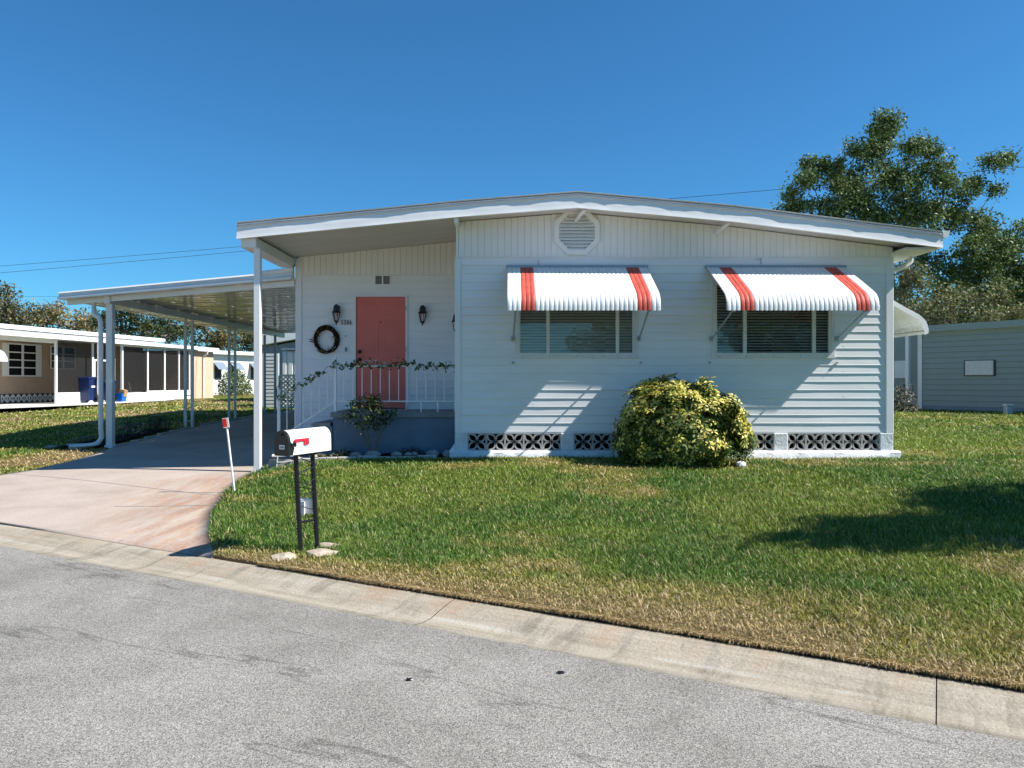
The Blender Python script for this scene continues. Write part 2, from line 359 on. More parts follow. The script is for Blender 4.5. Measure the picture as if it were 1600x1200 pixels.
def curb_mat():
    m = bpy.data.materials.new('weathered_curb_concrete'); m.use_nodes = True
    nt = m.node_tree; N = nt.nodes; L = nt.links; b = N['Principled BSDF']; b.inputs['Roughness'].default_value = 0.9; b.inputs['Specular IOR Level'].default_value = 0.15
    tc = N.new('ShaderNodeTexCoord')
    uv = N.new('ShaderNodeAttribute'); uv.attribute_name = 'td'   # (along street, across, 0) in metres
    V = uv.outputs['Vector']
    mp = N.new('ShaderNodeMapping'); mp.inputs['Scale'].default_value = (0.6, 6, 1); L.new(V, mp.inputs['Vector'])
    mp2 = N.new('ShaderNodeMapping'); mp2.inputs['Scale'].default_value = (5.0, 1.2, 1); mp2.inputs['Rotation'].default_value = (0,0,R(18)); L.new(V, mp2.inputs['Vector'])
    base = ramp(N, L, noise_(N, L, mp.outputs['Vector'], 1.6, 7, 0.65), [(0.3, (0.30,0.255,0.19)), (0.5, (0.41,0.355,0.275)), (0.7, (0.49,0.435,0.35))])
    spk = ramp(N, L, noise_(N, L, V, 55, 6, 0.75), [(0.3, g3(0.70)), (0.7, g3(1.12))])
    c = rgbmix(N, L, 1.0, base, spk, 'MULTIPLY')
    # rust/soil wash streaks on the sloping face only
    sx = N.new('ShaderNodeSeparateXYZ'); L.new(V, sx.inputs[0])
    face = N.new('ShaderNodeMapRange'); face.inputs['From Min'].default_value = 0.2; face.inputs['From Max'].default_value = 0.30; L.new(sx.outputs['Y'], face.inputs['Value'])
    st = ramp(N, L, noise_(N, L, mp2.outputs['Vector'], 0.55, 5, 0.6), [(0.50, g3(0.0)), (0.68, g3(1.0))])
    fine = ramp(N, L, noise_(N, L, V, 16, 7, 0.8), [(0.38, g3(0.1)), (0.58, g3(1.0))])
    st = rgbmix(N, L, 1.0, st, fine, 'MULTIPLY')
    mu = N.new('ShaderNodeMath'); mu.operation = 'MULTIPLY'; L.new(st, mu.inputs[0]); L.new(face.outputs[0], mu.inputs[1])
    mu2 = N.new('ShaderNodeMath'); mu2.operation = 'MULTIPLY'; mu2.inputs[1].default_value = 0.65; L.new(mu.outputs[0], mu2.inputs[0])
    c = rgbmix(N, L, mu2.outputs[0], c, (0.36,0.20,0.10))
    dk = ramp(N, L, noise_(N, L, mp2.outputs['Vector'], 1.1, 6, 0.7), [(0.36, g3(0.55)), (0.50, g3(1.0))])
    c = rgbmix(N, L, 0.7, c, dk, 'MULTIPLY')
    # pale mortar smear line between pan and face
    d1 = N.new('ShaderNodeMath'); d1.operation = 'SUBTRACT'; d1.inputs[1].default_value = 0.2; L.new(sx.outputs['Y'], d1.inputs[0])
    d2 = N.new('ShaderNodeMath'); d2.operation = 'ABSOLUTE'; L.new(d1.outputs[0], d2.inputs[0])
    ln = ramp(N, L, d2.outputs[0], [(0.0, g3(1.0)), (0.03, g3(0.0))])
    brk = ramp(N, L, noise_(N, L, V, 0.9, 5, 0.7), [(0.50, g3(0.0)), (0.60, g3(1.0))])
    mu3 = N.new('ShaderNodeMath'); mu3.operation = 'MULTIPLY'; L.new(ln, mu3.inputs[0]); L.new(brk, mu3.inputs[1])
    mu4 = N.new('ShaderNodeMath'); mu4.operation = 'MULTIPLY'; mu4.inputs[1].default_value = 0.45; L.new(mu3.outputs[0], mu4.inputs[0])
    c = rgbmix(N, L, mu4.outputs[0], c, (0.55,0.52,0.46))
    L.new(c, b.inputs['Base Color'])
    bp = N.new('ShaderNodeBump'); bp.inputs['Strength'].default_value = 0.9; bp.inputs['Distance'].default_value = 0.008
    L.new(noise_(N, L, V, 45, 6, 0.7), bp.inputs['Height']); L.new(bp.outputs['Normal'], b.inputs['Normal'])
    return m
M['curb'] = curb_mat()

def driveway_mat():
    m = bpy.data.materials.new('pink_stamped_concrete'); m.use_nodes = True
    nt = m.node_tree; N = nt.nodes; L = nt.links; b = N['Principled BSDF']; b.inputs['Roughness'].default_value = 0.85; b.inputs['Specular IOR Level'].default_value = 0.2
    tc = N.new('ShaderNodeTexCoord'); V = tc.outputs['Object']
    base = ramp(N, L, noise_(N, L, V, 1.1, 7, 0.62), [(0.3, (0.355,0.29,0.24)), (0.5, (0.425,0.35,0.295)), (0.7, (0.47,0.39,0.335))])
    spk = ramp(N, L, noise_(N, L, V, 35, 5, 0.7), [(0.3, g3(0.86)), (0.7, g3(1.08))])
    c = rgbmix(N, L, 1.0, base, spk, 'MULTIPLY')
    # brush strokes / small dark scuffs running along the street
    mp = N.new('ShaderNodeMapping'); mp.inputs['Rotation'].default_value = (0,0,R(12)); mp.inputs['Scale'].default_value = (1.5,4,1); L.new(V, mp.inputs['Vector'])
    sc = ramp(N, L, noise_(N, L, mp.outputs['Vector'], 3.5, 6, 0.75), [(0.30, g3(0.66)), (0.40, g3(1.0))])
    c = rgbmix(N, L, 0.35, c, sc, 'MULTIPLY')
    # rust wash near the lawn edge: attribute 'edge' = metres from the lawn side
    e = N.new('ShaderNodeAttribute'); e.attribute_name = 'edge'
    ed = ramp(N, L, e.outputs['Fac'], [(0.0, g3(1.0)), (0.45, g3(0.55)), (1.0, g3(0.0))])
    mp2 = N.new('ShaderNodeMapping'); mp2.inputs['Rotation'].default_value = (0,0,R(12)); mp2.inputs['Scale'].default_value = (4.0,0.7,1); L.new(V, mp2.inputs['Vector'])
    st = ramp(N, L, noise_(N, L, mp2.outputs['Vector'], 1.6, 6, 0.65), [(0.40, g3(0.0)), (0.58, g3(1.0))])
    fine = ramp(N, L, noise_(N, L, V, 22, 6, 0.8), [(0.36, g3(0.15)), (0.56, g3(1.0))])
    st = rgbmix(N, L, 1.0, st, fine, 'MULTIPLY')
    mu = N.new('ShaderNodeMath'); mu.operation = 'MULTIPLY'; L.new(ed, mu.inputs[0]); L.new(st, mu.inputs[1])
    c = rgbmix(N, L, mu.outputs[0], c, (0.33,0.165,0.09))
    st2 = ramp(N, L, noise_(N, L, mp2.outputs['Vector'], 0.9, 4, 0.5), [(0.5, g3(0.0)), (0.62, g3(0.32))])
    mu2 = N.new('ShaderNodeMath'); mu2.operation = 'MULTIPLY'; L.new(ed, mu2.inputs[0]); L.new(st2, mu2.inputs[1])
    c = rgbmix(N, L, mu2.outputs[0], c, (0.56,0.44,0.30))
    L.new(c, b.inputs['Base Color'])
    bp = N.new('ShaderNodeBump'); bp.inputs['Strength'].default_value = 0.4; bp.inputs['Distance'].default_value = 0.006
    L.new(noise_(N, L, V, 30, 6, 0.7), bp.inputs['Height']); L.new(bp.outputs['Normal'], b.inputs['Normal'])
    return m
M['driveway'] = driveway_mat()

def ground_mat():
    m = bpy.data.materials.new('lawn_thatch'); m.use_nodes = True
    nt = m.node_tree; N = nt.nodes; L = nt.links; b = N['Principled BSDF']; b.inputs['Roughness'].default_value = 0.95; b.inputs['Specular IOR Level'].default_value = 0.05
    tc = N.new('ShaderNodeTexCoord'); V = tc.outputs['Object']
    a = N.new('ShaderNodeAttribute'); a.attribute_name = 'Col'
    f = ramp(N, L, noise_(N, L, V, 18, 8, 0.8), [(0.3, g3(0.45)), (0.5, g3(0.9)), (0.7, g3(1.5))])
    c = rgbmix(N, L, 1.0, a.outputs['Color'], f, 'MULTIPLY')
    L.new(c, b.inputs['Base Color'])
    bp = N.new('ShaderNodeBump'); bp.inputs['Strength'].default_value = 1.0; bp.inputs['Distance'].default_value = 0.03
    L.new(noise_(N, L, V, 25, 8, 0.8), bp.inputs['Height']); L.new(bp.outputs['Normal'], b.inputs['Normal'])
    return m
M['ground'] = ground_mat()
# ------------------------------------------------------------------ the lie of the land
# street frame: d = metres from the asphalt edge (positive = towards the houses), t = along the street
NX, NY, C0 = 0.488, 0.8728, 4.09
def dist(x, y): return NX*x + NY*y - C0
def td2xy(t, d):
    return (NY*t + NX*(d+C0), -NX*t + NY*(d+C0))
def sstep(a, b, v): k = np.clip((v-a)/(b-a), 0, 1); return k*k*(3-2*k)
def G(x, y, lip=True):
    x = np.asarray(x, float); y = np.asarray(y, float); d = dist(x, y)
    z = np.interp(d, [-200,-7.4,-7.3,0.52,2,4.6,5.9,7.7,9.7,14,20,50,400], [0.3,0.06,0.05,0.06,0.09,0.19,0.26,0.37,0.44,0.52,0.60,0.75,1.0])
    w = sstep(9.0, 12.2, y)*sstep(-4.1, -2.9, x)*(1-sstep(6.4, 8.5, x))*(1-sstep(27, 30, y))
    z = z*(1-w) + 0.37*w
    z = z + 0.02*np.sin(0.9*x+1.3)*np.sin(0.7*y)*sstep(1.0, 3.0, d)
    if lip: z = z + (-0.012+0.020*fbm(x, y, 2.2, 3.3))*np.clip((d-0.45)/0.05, 0, 1)*(1-sstep(0.6, 2.2, d))
    return z
def gz(x, y): return float(G(x, y))

# driveway outline rows: left and right edge from the street back
DL = [(-10.6,10.95),(-9.0,11.0),(-8.35,11.7),(-7.95,12.6),(-7.92,13.8),(-8.20,15.9),(-8.20,28.5)]
DR = [(-2.62,6.745),(-3.0,7.6),(-3.45,8.8),(-3.82,10.3),(-4.02,11.4),(-4.02,14.3),(-4.02,28.5)]
def resample(P, n):
    P = np.asarray(P, float); s = np.r_[0, np.cumsum(np.hypot(*np.diff(P, axis=0).T))]
    u = np.linspace(0, 1, n)
    return u, s
def edges(n=70):
    # matched rows: row parameter follows the point lists
    k = np.linspace(0, len(DL)-1, n); i = np.minimum(k.astype(int), len(DL)-2); f = (k-i)[:,None]
    A = np.asarray(DL, float); B = np.asarray(DR, float)
    return A[i]*(1-f)+A[i+1]*f, B[i]*(1-f)+B[i+1]*f
POLY = np.array([(-10.75,10.69),(-10.6,10.95)] + DL[1:] + DR[::-1] + [(-2.78,6.46)])
def inside(poly, x, y):
    x = np.asarray(x); y = np.asarray(y); c = np.zeros(x.shape, bool); n = len(poly); j = n-1
    for i in range(n):
        xi, yi = poly[i]; xj, yj = poly[j]
        if yi != yj:
            t = ((yi > y) != (yj > y)) & (x < (xj-xi)*(y-yi)/(yj-yi)+xi); c ^= t
        j = i
    return c

BROWN = np.array([0.27,0.20,0.085]); GREEN = np.array([0.165,0.225,0.040]); DEEP = np.array([0.100,0.180,0.034]); OLIVE = np.array([0.24,0.235,0.055]); STRAW = np.array([0.56,0.43,0.23])
def nz(x, y, s, o=0.0):
    """cheap smooth 2D value noise, 0..1"""
    x = np.asarray(x)*s+o; y = np.asarray(y)*s+o*1.7
    xi = np.floor(x).astype(np.int64); yi = np.floor(y).astype(np.int64); fx = x-xi; fy = y-yi
    fx = fx*fx*(3-2*fx); fy = fy*fy*(3-2*fy)
    def h(a, b):
        v = np.sin(a*127.1+b*311.7+o)*43758.5453; return v-np.floor(v)
    return (h(xi,yi)*(1-fx)+h(xi+1,yi)*fx)*(1-fy)+(h(xi,yi+1)*(1-fx)+h(xi+1,yi+1)*fx)*fy
def fbm(x, y, s, o=0.0): return 0.5*nz(x,y,s,o)+0.3*nz(x,y,s*2.3,o+5)+0.2*nz(x,y,s*5.1,o+9)
def dryness(x, y):
    """0 lush .. 1 dead straw: dry band beside the curb, thin patches near the house and on the neighbour's side"""
    d = dist(x, y); n = fbm(x, y, 0.8, 3.0); n2 = fbm(x, y, 1.9, 11.0)
    width = (0.55 + 0.25*sstep(-2.0, 0.5, x) + 0.40*sstep(0, 2, x)) + 0.13*np.clip(x+2, 0, 6)
    k = np.clip(1.02 - (d-0.5)/width, 0, 1)*np.clip(0.25+1.5*n2, 0, 1)
    k = np.maximum(k, np.clip((n-0.55)*2.2, 0, 0.6))
    near_house = sstep(10.2, 11.6, y)*(1-sstep(12.6, 14, y))*np.clip((n2-0.30)*2.2, 0, 1)*0.6
    k = np.maximum(k, near_house)
    left = sstep(-7.4, -8.6, x) if False else (x < -7.5)*np.clip((fbm(x, y, 0.6, 21.0)-0.3)*2.2, 0, 0.95)
    k = np.maximum(k, left)
    k = np.maximum(k, (x > 6.6)*sstep(13, 18, y)*0.25)
    return np.clip(k, 0, 1)
def lawn_col(x, y):
    k = dryness(x, y)[:,None]; n = fbm(x, y, 0.55, 31.0)[:,None]
    lush = GREEN*(1-sstep(0.42,0.62,n)) + DEEP*sstep(0.42,0.62,n)
    mid = lush*(1-sstep(0.15,0.5,k)) + OLIVE*sstep(0.15,0.5,k)
    return mid*(1-sstep(0.5,0.95,k)) + BROWN*sstep(0.5,0.95,k)

def build_ground():
    t = np.r_[-400,-250,-150,-90,-60,-45,-35,np.arange(-28,-18,0.3),np.arange(-18,-1,0.15),np.arange(-1,26,0.3),30,40,60,90,150,250,400]
    d = np.r_[-300,-120,-50,-20,-10,-7.5,-7.3,-7.28,0.50,0.508,0.56,0.62,np.arange(0.75,16,0.15),np.arange(16,26,0.3),28,31,35,40,46,55,70,100,150,250,600]
    T, D = np.meshgrid(t, d, indexing='ij'); X, Y = td2xy(T, D); Z = G(X, Y)
    road = (D > -7.29) & (D < 0.503); Z = np.where(road, -0.15, Z+0.012)
    # sunk a little beneath the driveway sheet
    ins = inside(POLY, X, Y)
    Z = np.where(ins, G(X, Y, False), Z); er = ins
    Z = np.where(er, Z-0.13, Z)
    V = np.stack([X,Y,Z], -1).reshape(-1,3); a, b = T.shape
    i = (np.arange(a-1)[:,None]*b+np.arange(b-1)[None,:]).ravel(); F = np.stack([i, i+b, i+b+1, i+1], 1)
    c = V[F].mean(1); C = lawn_col(c[:,0], c[:,1])*0.75; dd = dist(c[:,0], c[:,1]); C[(dd > 0.45) & (dd < 0.55)] = (0.07,0.052,0.034)
    o = raw_mesh('ground', V, F, M['ground'], colors=C, smooth=True); tag(o, kind='structure')
    # asphalt
    t = np.r_[-400,-200,-100,-50,np.arange(-30,26,2.0),50,100,200,400]; d = np.array([-7.3,-6,-4,-2,-1,-0.4,0.01])
    T, D = np.meshgrid(t, d, indexing='ij'); X, Y = td2xy(T, D); Z = -0.0*D + 0.02*np.sin(np.clip((D+7.3)/7.3,0,1)*math.pi)*0
    a, b = T.shape; i = (np.arange(a-1)[:,None]*b+np.arange(b-1)[None,:]).ravel(); F = np.stack([i, i+b, i+b+1, i+1], 1)
    o = raw_mesh('road', np.stack([X,Y,Z],-1).reshape(-1,3), F, M['asphalt']); tag(o, kind='structure')
    # rolled gutter curb, in poured lengths with dark joints
    prof = [(-0.012,-0.03),(0.0,0.004),(0.10,-0.006),(0.19,-0.002),(0.23,0.008),(0.30,0.026),(0.38,0.043),(0.46,0.055),(0.50,0.056),(0.512,0.045),(0.515,-0.06)]
    V = []; F = []; TD = []
    joints = [-21.0,-18.0,-15.0,-12.0,-9.0,-6.05,-3.02,-0.04]; segs = []
    ts = [-60.0]+[ -21.0+3.0*k for k in range(17)]+[60.0]
    # the joint seen near px 1469 lies at (2.05,3.75): t = NY*x-NX*y
    off = (NY*2.1-NX*3.8) % 3.0
    ts = [-60.0]+[-30+off+3.0*k for k in range(19)]+[60.0]
    for s0, s1 in zip(ts[:-1], ts[1:]):
        n = 16; tt = np.linspace(s0+0.003, s1-0.003, n)
        base = len(V)
        for k, tv in enumerate(tt):
            wob = 0.006*math.sin(tv*2.1)+0.004*math.sin(tv*5.3)
            for j, (pd, pz) in enumerate(prof):
                e = wob if j < 2 else (0.006*math.sin(tv*7.7+j) if j > 7 else 0)
                x, y = td2xy(tv, pd+e); V.append((x, y, pz)); TD.append((tv, pd, 0))
        m = len(prof)
        for k in range(n-1):
            for j in range(m-1): F.append((base+k*m+j, base+(k+1)*m+j, base+(k+1)*m+j+1, base+k*m+j+1))
    o = raw_mesh('curb', V, F, M['curb'], smooth=True); tag(o, kind='structure')
    at = o.data.attributes.new('td', 'FLOAT_VECTOR', 'POINT'); at.data.foreach_set('vector', np.asarray(TD, np.float32).ravel())
    # driveway sheet
    A, B = edges(90); n = 30; u = np.linspace(0,1,n)[None,:,None]
    P = A[:,None,:]*(1-u)+B[:,None,:]*u; X = P[...,0]; Y = P[...,1]
    # snap the first row to the curb top
    d0 = dist(X[0], Y[0]); X[0] -= NX*(d0-0.492); Y[0] -= NY*(d0-0.492)
    Z = G(X, Y, False)+0.014; Z[0] = 0.059; Z[1] = np.maximum(Z[1], 0.064)
    V = np.stack([X,Y,Z],-1).reshape(-1,3); a, b = X.shape
    i = (np.arange(a-1)[:,None]*b+np.arange(b-1)[None,:]).ravel(); F = np.stack([i, i+1, i+b+1, i+b], 1)
    V2 = V.copy(); V2[:,2] -= 0.12; nv = len(V)
    Fs = []
    for r in range(a-1):
        for cc in (0, b-1):
            p, q = r*b+cc, (r+1)*b+cc; Fs.append((p, q, q+nv, p+nv))
    o = raw_mesh('driveway', np.concatenate([V, V2]), np.concatenate([F, np.array(Fs)]), M['driveway']); tag(o, kind='structure')
    E = np.hypot(X-B[:,None,0], Y-B[:,None,1])/2.3 + np.clip((Y-11.3)/1.2, 0, 9); E = np.r_[E.ravel(), E.ravel()]
    at = o.data.attributes.new('edge', 'FLOAT', 'POINT'); at.data.foreach_set('value', E.astype(np.float32))
    # sawn joints in the driveway (narrow dark strips laid in the concrete)
    mb = MB()
    def joint(p, q, w=0.012, n=24):
        p = np.array(p); q = np.array(q); dd = (q-p)/np.linalg.norm(q-p); s = np.array([-dd[1], dd[0]])*w/2
        for k in range(n):
            a_, b_ = p+(q-p)*k/n, p+(q-p)*(k+1)/n
            f = lambda v: (v[0], v[1], float(G(v[0], v[1], False))+0.0185)
            mb.quad(f(a_-s), f(b_-s), f(b_+s), f(a_+s))
    joint((-8.0,12.25), (-3.86,10.0)); joint((-4.8,9.27),(-3.6,9.27),0.016,8)
    j = mb.build('driveway_joint', M['numgrey']); tag(j, kind='structure')
build_ground()
# ------------------------------------------------------------------ the main house
YF, YP, YR = 12.4, 14.1, 11.92        # front wall, porch wall, front edge of the roof
XL, XC, XR = -3.97, -0.90, 6.13       # left corner, porch corner, right corner
RX = [-4.27, -0.8, 1.02, 3.48, 6.68]; RZ = [4.083, 4.425, 4.565, 4.345, 3.944]
def roofz(x): return float(np.interp(x, RX, RZ))
house = thing('mobile_home', 'white siding single storey home with coral door, low pitched roof and two striped awnings', 'house', (1.0, 14, 0.37))

def lap(mb, x0, x1, z0, n, e, y, holes=(), out=0.013, seams=(), seed=0, step=0.25):
    """horizontal lap siding facing -Y: n courses of exposure e, each lip standing proud and slightly wavy"""
    for k in range(n):
        za, zb = z0+k*e, z0+(k+1)*e; zm = (za+zb)/2
        segs = [(x0, x1)]
        for (hx0, hx1, hz0, hz1) in holes:
            if hz0 < zm < hz1:
                ns = []
                for a, b in segs:
                    if hx1 <= a or hx0 >= b: ns.append((a, b)); continue
                    if a < hx0: ns.append((a, hx0))
                    if hx1 < b: ns.append((hx1, b))
                segs = ns
        for a, b in segs:
            nn = max(2, int((b-a)/step)+1); xs = np.linspace(a, b, nn); row = []
            for x in xs:
                w = 0.0035*(mnoise.noise(Vector((x*0.9, k*3.7+seed, 0)))) + 0.0015*mnoise.noise(Vector((x*3.1, k*1.3, seed)))
                dz = 0.0025*mnoise.noise(Vector((x*0.5, k*2.1, seed+9)))
                o = out + w
                row.append([(x, y-o*0.1, zb), (x, y-o*0.80, za+0.016), (x, y-o, za+0.010+dz), (x, y-o*0.97, za+0.001+dz), (x, y-0.001, za+0.0005)])
            i = len(mb.v)
            for r in row: mb.v += r
            for q in range(nn-1):
                for j in range(4):
                    mb.f.append((i+q*5+j, i+q*5+j+1, i+(q+1)*5+j+1, i+(q+1)*5+j)); mb.m.append(0)
        for sx in seams:
            if (k*7+int(sx*10)) % 3 == 0:
                mb.box(sx, sx+0.0025, y-out*0.9, y, za+0.014, za+0.05)

def batten(mb, x0, x1, z0, ztop, y, pitch=0.107, out=0.012, gap=0.010):
    """vertical grooved panelling facing -Y under a sloping top"""
    x = x0; k = 0
    while x < x1-1e-4:
        xe = min(x+pitch, x1); a, b = x+gap/2, xe-gap/2; r = 0.004
        pts = [(x, y), (a, y), (a+r, y-out), (b-r, y-out), (b, y), (xe, y)]
        for (p, py), (q, qy) in zip(pts[:-1], pts[1:]):
            mb.quad((p,py,z0), (q,qy,z0), (q,qy,ztop(q)), (p,py,ztop(p)))
        x = xe; k += 1

W1 = (0.055, 2.035, 1.985, 3.22); W2 = (3.225, 5.20, 1.985, 3.22)
def front_walls():
    e = 2.82/21
    mb = MB(); lap(mb, XC+0.07, XR-0.10, 0.795, 21, e, YF, holes=[(w[0]+0.02, w[1]-0.02, w[2]+0.02, w[3]-0.02) for w in (W1, W2)], seams=(0.35, 1.73, 3.05, 4.6, 5.35, 2.62), seed=1)
    o = mb.build('front_wall', M['siding'], house, smooth=False)
    # solid shell of the home (sides, back, floor) behind the siding
    mb = MB(); t = 0.08
    top = lambda x: roofz(x)-0.24
    mb.box(XR-t, XR-0.002, YF+0.01, 27, 0.8, 3.62); mb.box(XL+0.002, XL+t, YP+0.02, 27, 0.45, 3.62)
    mb.box(XL, XR, 26.92, 27, 0.5, 3.9)
    mb.box(XC-0.0, XC+t, YF+0.01, YP, 0.8, 3.62)
    mb.box(XC+t, XR-t, YF+0.05, 26.9, 0.80, 0.86); mb.box(XL+t, XR-t, YP+0.9, YP+0.96, 0.9, 3.6)
    for a, b in ((XR-t, XR-0.002), (XL+0.002, XL+t), (XC, XC+t)):
        mb.prism([(a,YF+0.01 if a > 0 or a > XC-0.01 else YP+.02,3.62),(b,YF+0.01 if a > 0 or a > XC-0.01 else YP+.02,3.62),(b,YF+0.01 if a > 0 or a > XC-0.01 else YP+.02,top(b)),(a,YF+0.01 if a > 0 or a > XC-0.01 else YP+.02,top(a))], (0,27-YP if a < XC-0.1 else 27-YF,0))
    mb.build('side_wall', M['siding'], house)
    mb = MB(); batten(mb, XC+0.03, XR-0.03, 3.625, lambda x: roofz(x)-0.235, YF-0.004)
    mb.box(XC, XC+0.035, YF-0.03, YF, 3.62, roofz(XC)-0.24); mb.box(XR-0.035, XR, YF-0.03, YF, 3.62, roofz(XR)-0.24)
    mb.build('gable_panel', M['gable'], house)
    # trim: corner posts, ledge under the gable panel
    mb = MB()
    mb.box(XC-0.02, XC+0.075, YF-0.028, YF+0.06, 0.78, 3.60, bev=0.006)
    mb.build('corner_trim', M['trim'], house)
    mb = MB(); mb.box(XR-0.105, XR+0.02, YF-0.030, YF+0.08, 0.77, 3.60, bev=0.008); mb.build('corner_trim', M['trim'], house)
    mb = MB(); mb.box(XC-0.02, XR+0.02, YF-0.022, YF+0.0, 3.604, 3.624); mb.build('ledge_trim', M['trim'], house)
    mb = MB(); mb.box(XC+0.0, XR, YF-0.012, YF+0.02, 0.772, 0.794); mb.build('starter_strip', M['trim'], house)
    # porch wall: siding with the door opening, panel above
    mb = MB(); e2 = (3.56-1.10)/19
    lap(mb, XL+0.11, XC, 1.10, 19, e2, YP, holes=[(-2.90, -1.925, 0.9, 3.205)], seams=(-3.2, -1.4), seed=5)
    lap(mb, XL+0.11, -3.0, 1.10-5*e2, 5, e2, YP, seed=6)
    mb.build('porch_wall', M['siding'], house)
    mb = MB(); batten(mb, XL+0.04, XC, 3.575, lambda x: roofz(x)-0.225, YP-0.004, pitch=0.105)
    mb.build('porch_panel', M['gable'], house)
    mb = MB(); mb.box(XL, XL+0.115, YP-0.026, YP+0.05, 0.42, roofz(XL)-0.24, bev=0.006); mb.build('corner_trim', M['trim'], house)
    mb = MB(); mb.box(XL+0.118, XC, YP-0.02, YP, 3.561, 3.575); mb.build('ledge_trim', M['trim'], house)
front_walls()

def roof():
    # slab with a low pitch
    mb = MB(); xs = RX
    for i in range(len(xs)-1):
        a, b = xs[i], xs[i+1]; za, zb = roofz(a), roofz(b)
        mb.quad((a,YR+0.02,za-0.004),(b,YR+0.02,zb-0.004),(b,27.4,zb-0.004),(a,27.4,za-0.004))
    mb.quad((xs[0],YR+0.02,RZ[0]-0.004),(xs[0],27.4,RZ[0]-0.004),(xs[0],27.4,RZ[0]-0.2),(xs[0],YR+0.02,RZ[0]-0.2))
    mb.quad((xs[-1],YR+0.02,RZ[-1]-0.004),(xs[-1],27.4,RZ[-1]-0.004),(xs[-1],27.4,RZ[-1]-0.2),(xs[-1],YR+0.02,RZ[-1]-0.2))
    r = mb.build('roof', M['rooftop'], house)
    # soffit: narrow boards seen from below
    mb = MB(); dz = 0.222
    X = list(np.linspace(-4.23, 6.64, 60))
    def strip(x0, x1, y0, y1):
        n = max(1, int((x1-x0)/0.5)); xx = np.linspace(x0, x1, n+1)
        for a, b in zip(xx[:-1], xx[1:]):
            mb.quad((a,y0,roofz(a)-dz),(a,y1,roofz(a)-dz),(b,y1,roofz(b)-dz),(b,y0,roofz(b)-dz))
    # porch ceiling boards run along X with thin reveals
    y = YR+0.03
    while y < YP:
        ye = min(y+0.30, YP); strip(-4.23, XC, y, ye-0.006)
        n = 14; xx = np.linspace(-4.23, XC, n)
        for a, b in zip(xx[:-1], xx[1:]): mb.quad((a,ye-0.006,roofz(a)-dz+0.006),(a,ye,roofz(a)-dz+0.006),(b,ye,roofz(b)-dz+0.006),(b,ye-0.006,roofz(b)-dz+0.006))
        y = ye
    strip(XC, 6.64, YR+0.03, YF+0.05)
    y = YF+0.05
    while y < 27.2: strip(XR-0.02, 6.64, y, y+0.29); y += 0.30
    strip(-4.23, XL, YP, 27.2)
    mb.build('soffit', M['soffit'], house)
    # rake edge in layers: drip edge, grey metal band, lower bead, dented fascia
    def rake(name, top, bot, y0, y1, mt, wav=0.0, smooth=False):
        mb = MB(); xx = np.linspace(-4.27, 6.68, 150); P = []
        for x in xx:
            z = roofz(x)
            w = wav*(mnoise.noise(Vector((x*1.7, top*9, 3)))+0.6*mnoise.noise(Vector((x*5.1, 2, 7))))
            w2 = wav*0.8*mnoise.noise(Vector((x*2.3, 8, 1)))
            lean = 0.020 if wav else 0.0
            P.append([(x, y1, z-top), (x, y0+0.026*(0 if wav else 1), z-top), (x, y0-0.006+w-lean*0.25, z-(top*0.75+bot*0.25)), (x, y0+(0.004 if wav else 0.004)+w*1.5-lean*0.6, z-(top*0.4+bot*0.6)), (x, y0+w2*0.5-lean, z-bot), (x, y1, z-bot)])
        mb.grid(np.array(P)); mb.poly([tuple(p) for p in P[0]]); mb.poly([tuple(p) for p in P[-1][::-1]])
        return mb.build(name, mt, house, smooth=smooth)
    rake('drip_edge', 0.0, 0.022, YR-0.030, YR+0.06, M['trim'])
    rake('rake_band', 0.0225, 0.066, YR-0.010, YR+0.05, M['roofmetal'])
    rake('rake_bead', 0.0665, 0.080, YR-0.024, YR+0.04, M['trim'])
    rake('fascia', 0.0805, 0.262, YR-0.004, YR+0.030, M['fascia'], 0.0055, True)
    # small 45 degree braces under the rake
    for x in (1.045, 3.30):
        mb = MB(); mb.beam((x+0.09, YR+0.05, roofz(x)-0.27), (x-0.02, YF-0.02, roofz(x)-0.36), 0.05, 0.035); mb.build('rake_brace', M['trim'], house)
    mb = MB(); mb.box(XC-0.005, XC+0.06, YR+0.04, YF-0.02, roofz(XC)-0.33, roofz(XC)-0.245); mb.build('rake_brace', M['trim'], house)
    # right-hand gutter with end cap and downspout elbow
    mb = MB(); g0 = 6.685; zt = 3.955
    P = []
    for y in (YR-0.02, 27.3):
        P.append([(g0,y,zt),(g0,y,zt-0.12),(g0+0.06,y,zt-0.12),(g0+0.085,y,zt-0.07),(g0+0.105,y,zt-0.02),(g0+0.105,y,zt),(g0+0.095,y,zt),(g0+0.09,y,zt-0.015)])
    mb.grid(np.array(P)); mb.poly([P[0][k] for k in (0,1,2,3,4)])
    mb.build('gutter', M['gutter'], house)
    mb = MB(); mb.box(6.13, 6.66, YR+0.04, 27, 3.672, 3.70); mb.build('eave_board', M['soffit'], house)
    mb = MB()
    mb.tube([(6.62,12.75,3.68),(6.62,12.75,3.60),(6.54,12.75,3.52),(6.30,12.75,3.44),(6.22,12.75,3.36),(6.21,12.75,3.2),(6.20,12.75,0.55),(6.24,12.70,0.46),(6.34,12.6,0.41)], 0.040, 10)
    mb.build('downspout', M['gutter'], house, smooth=True)
    # left side beam and porch post
    mb = MB(); mb.box(-4.23, -3.99, YR+0.05, YP, 3.70, 3.862, bev=0.008); mb.build('porch_beam', M['trim'], house)
    mb = MB(); mb.box(-4.055, -3.955, 12.05, 12.15, gz(-4,12.1)-0.02, 3.70, bev=0.006); mb.box(-4.085,-3.925,12.02,12.18,gz(-4,12.1)-0.01,gz(-4,12.1)+0.02)
    mb.build('porch_post', M['trim'], house)
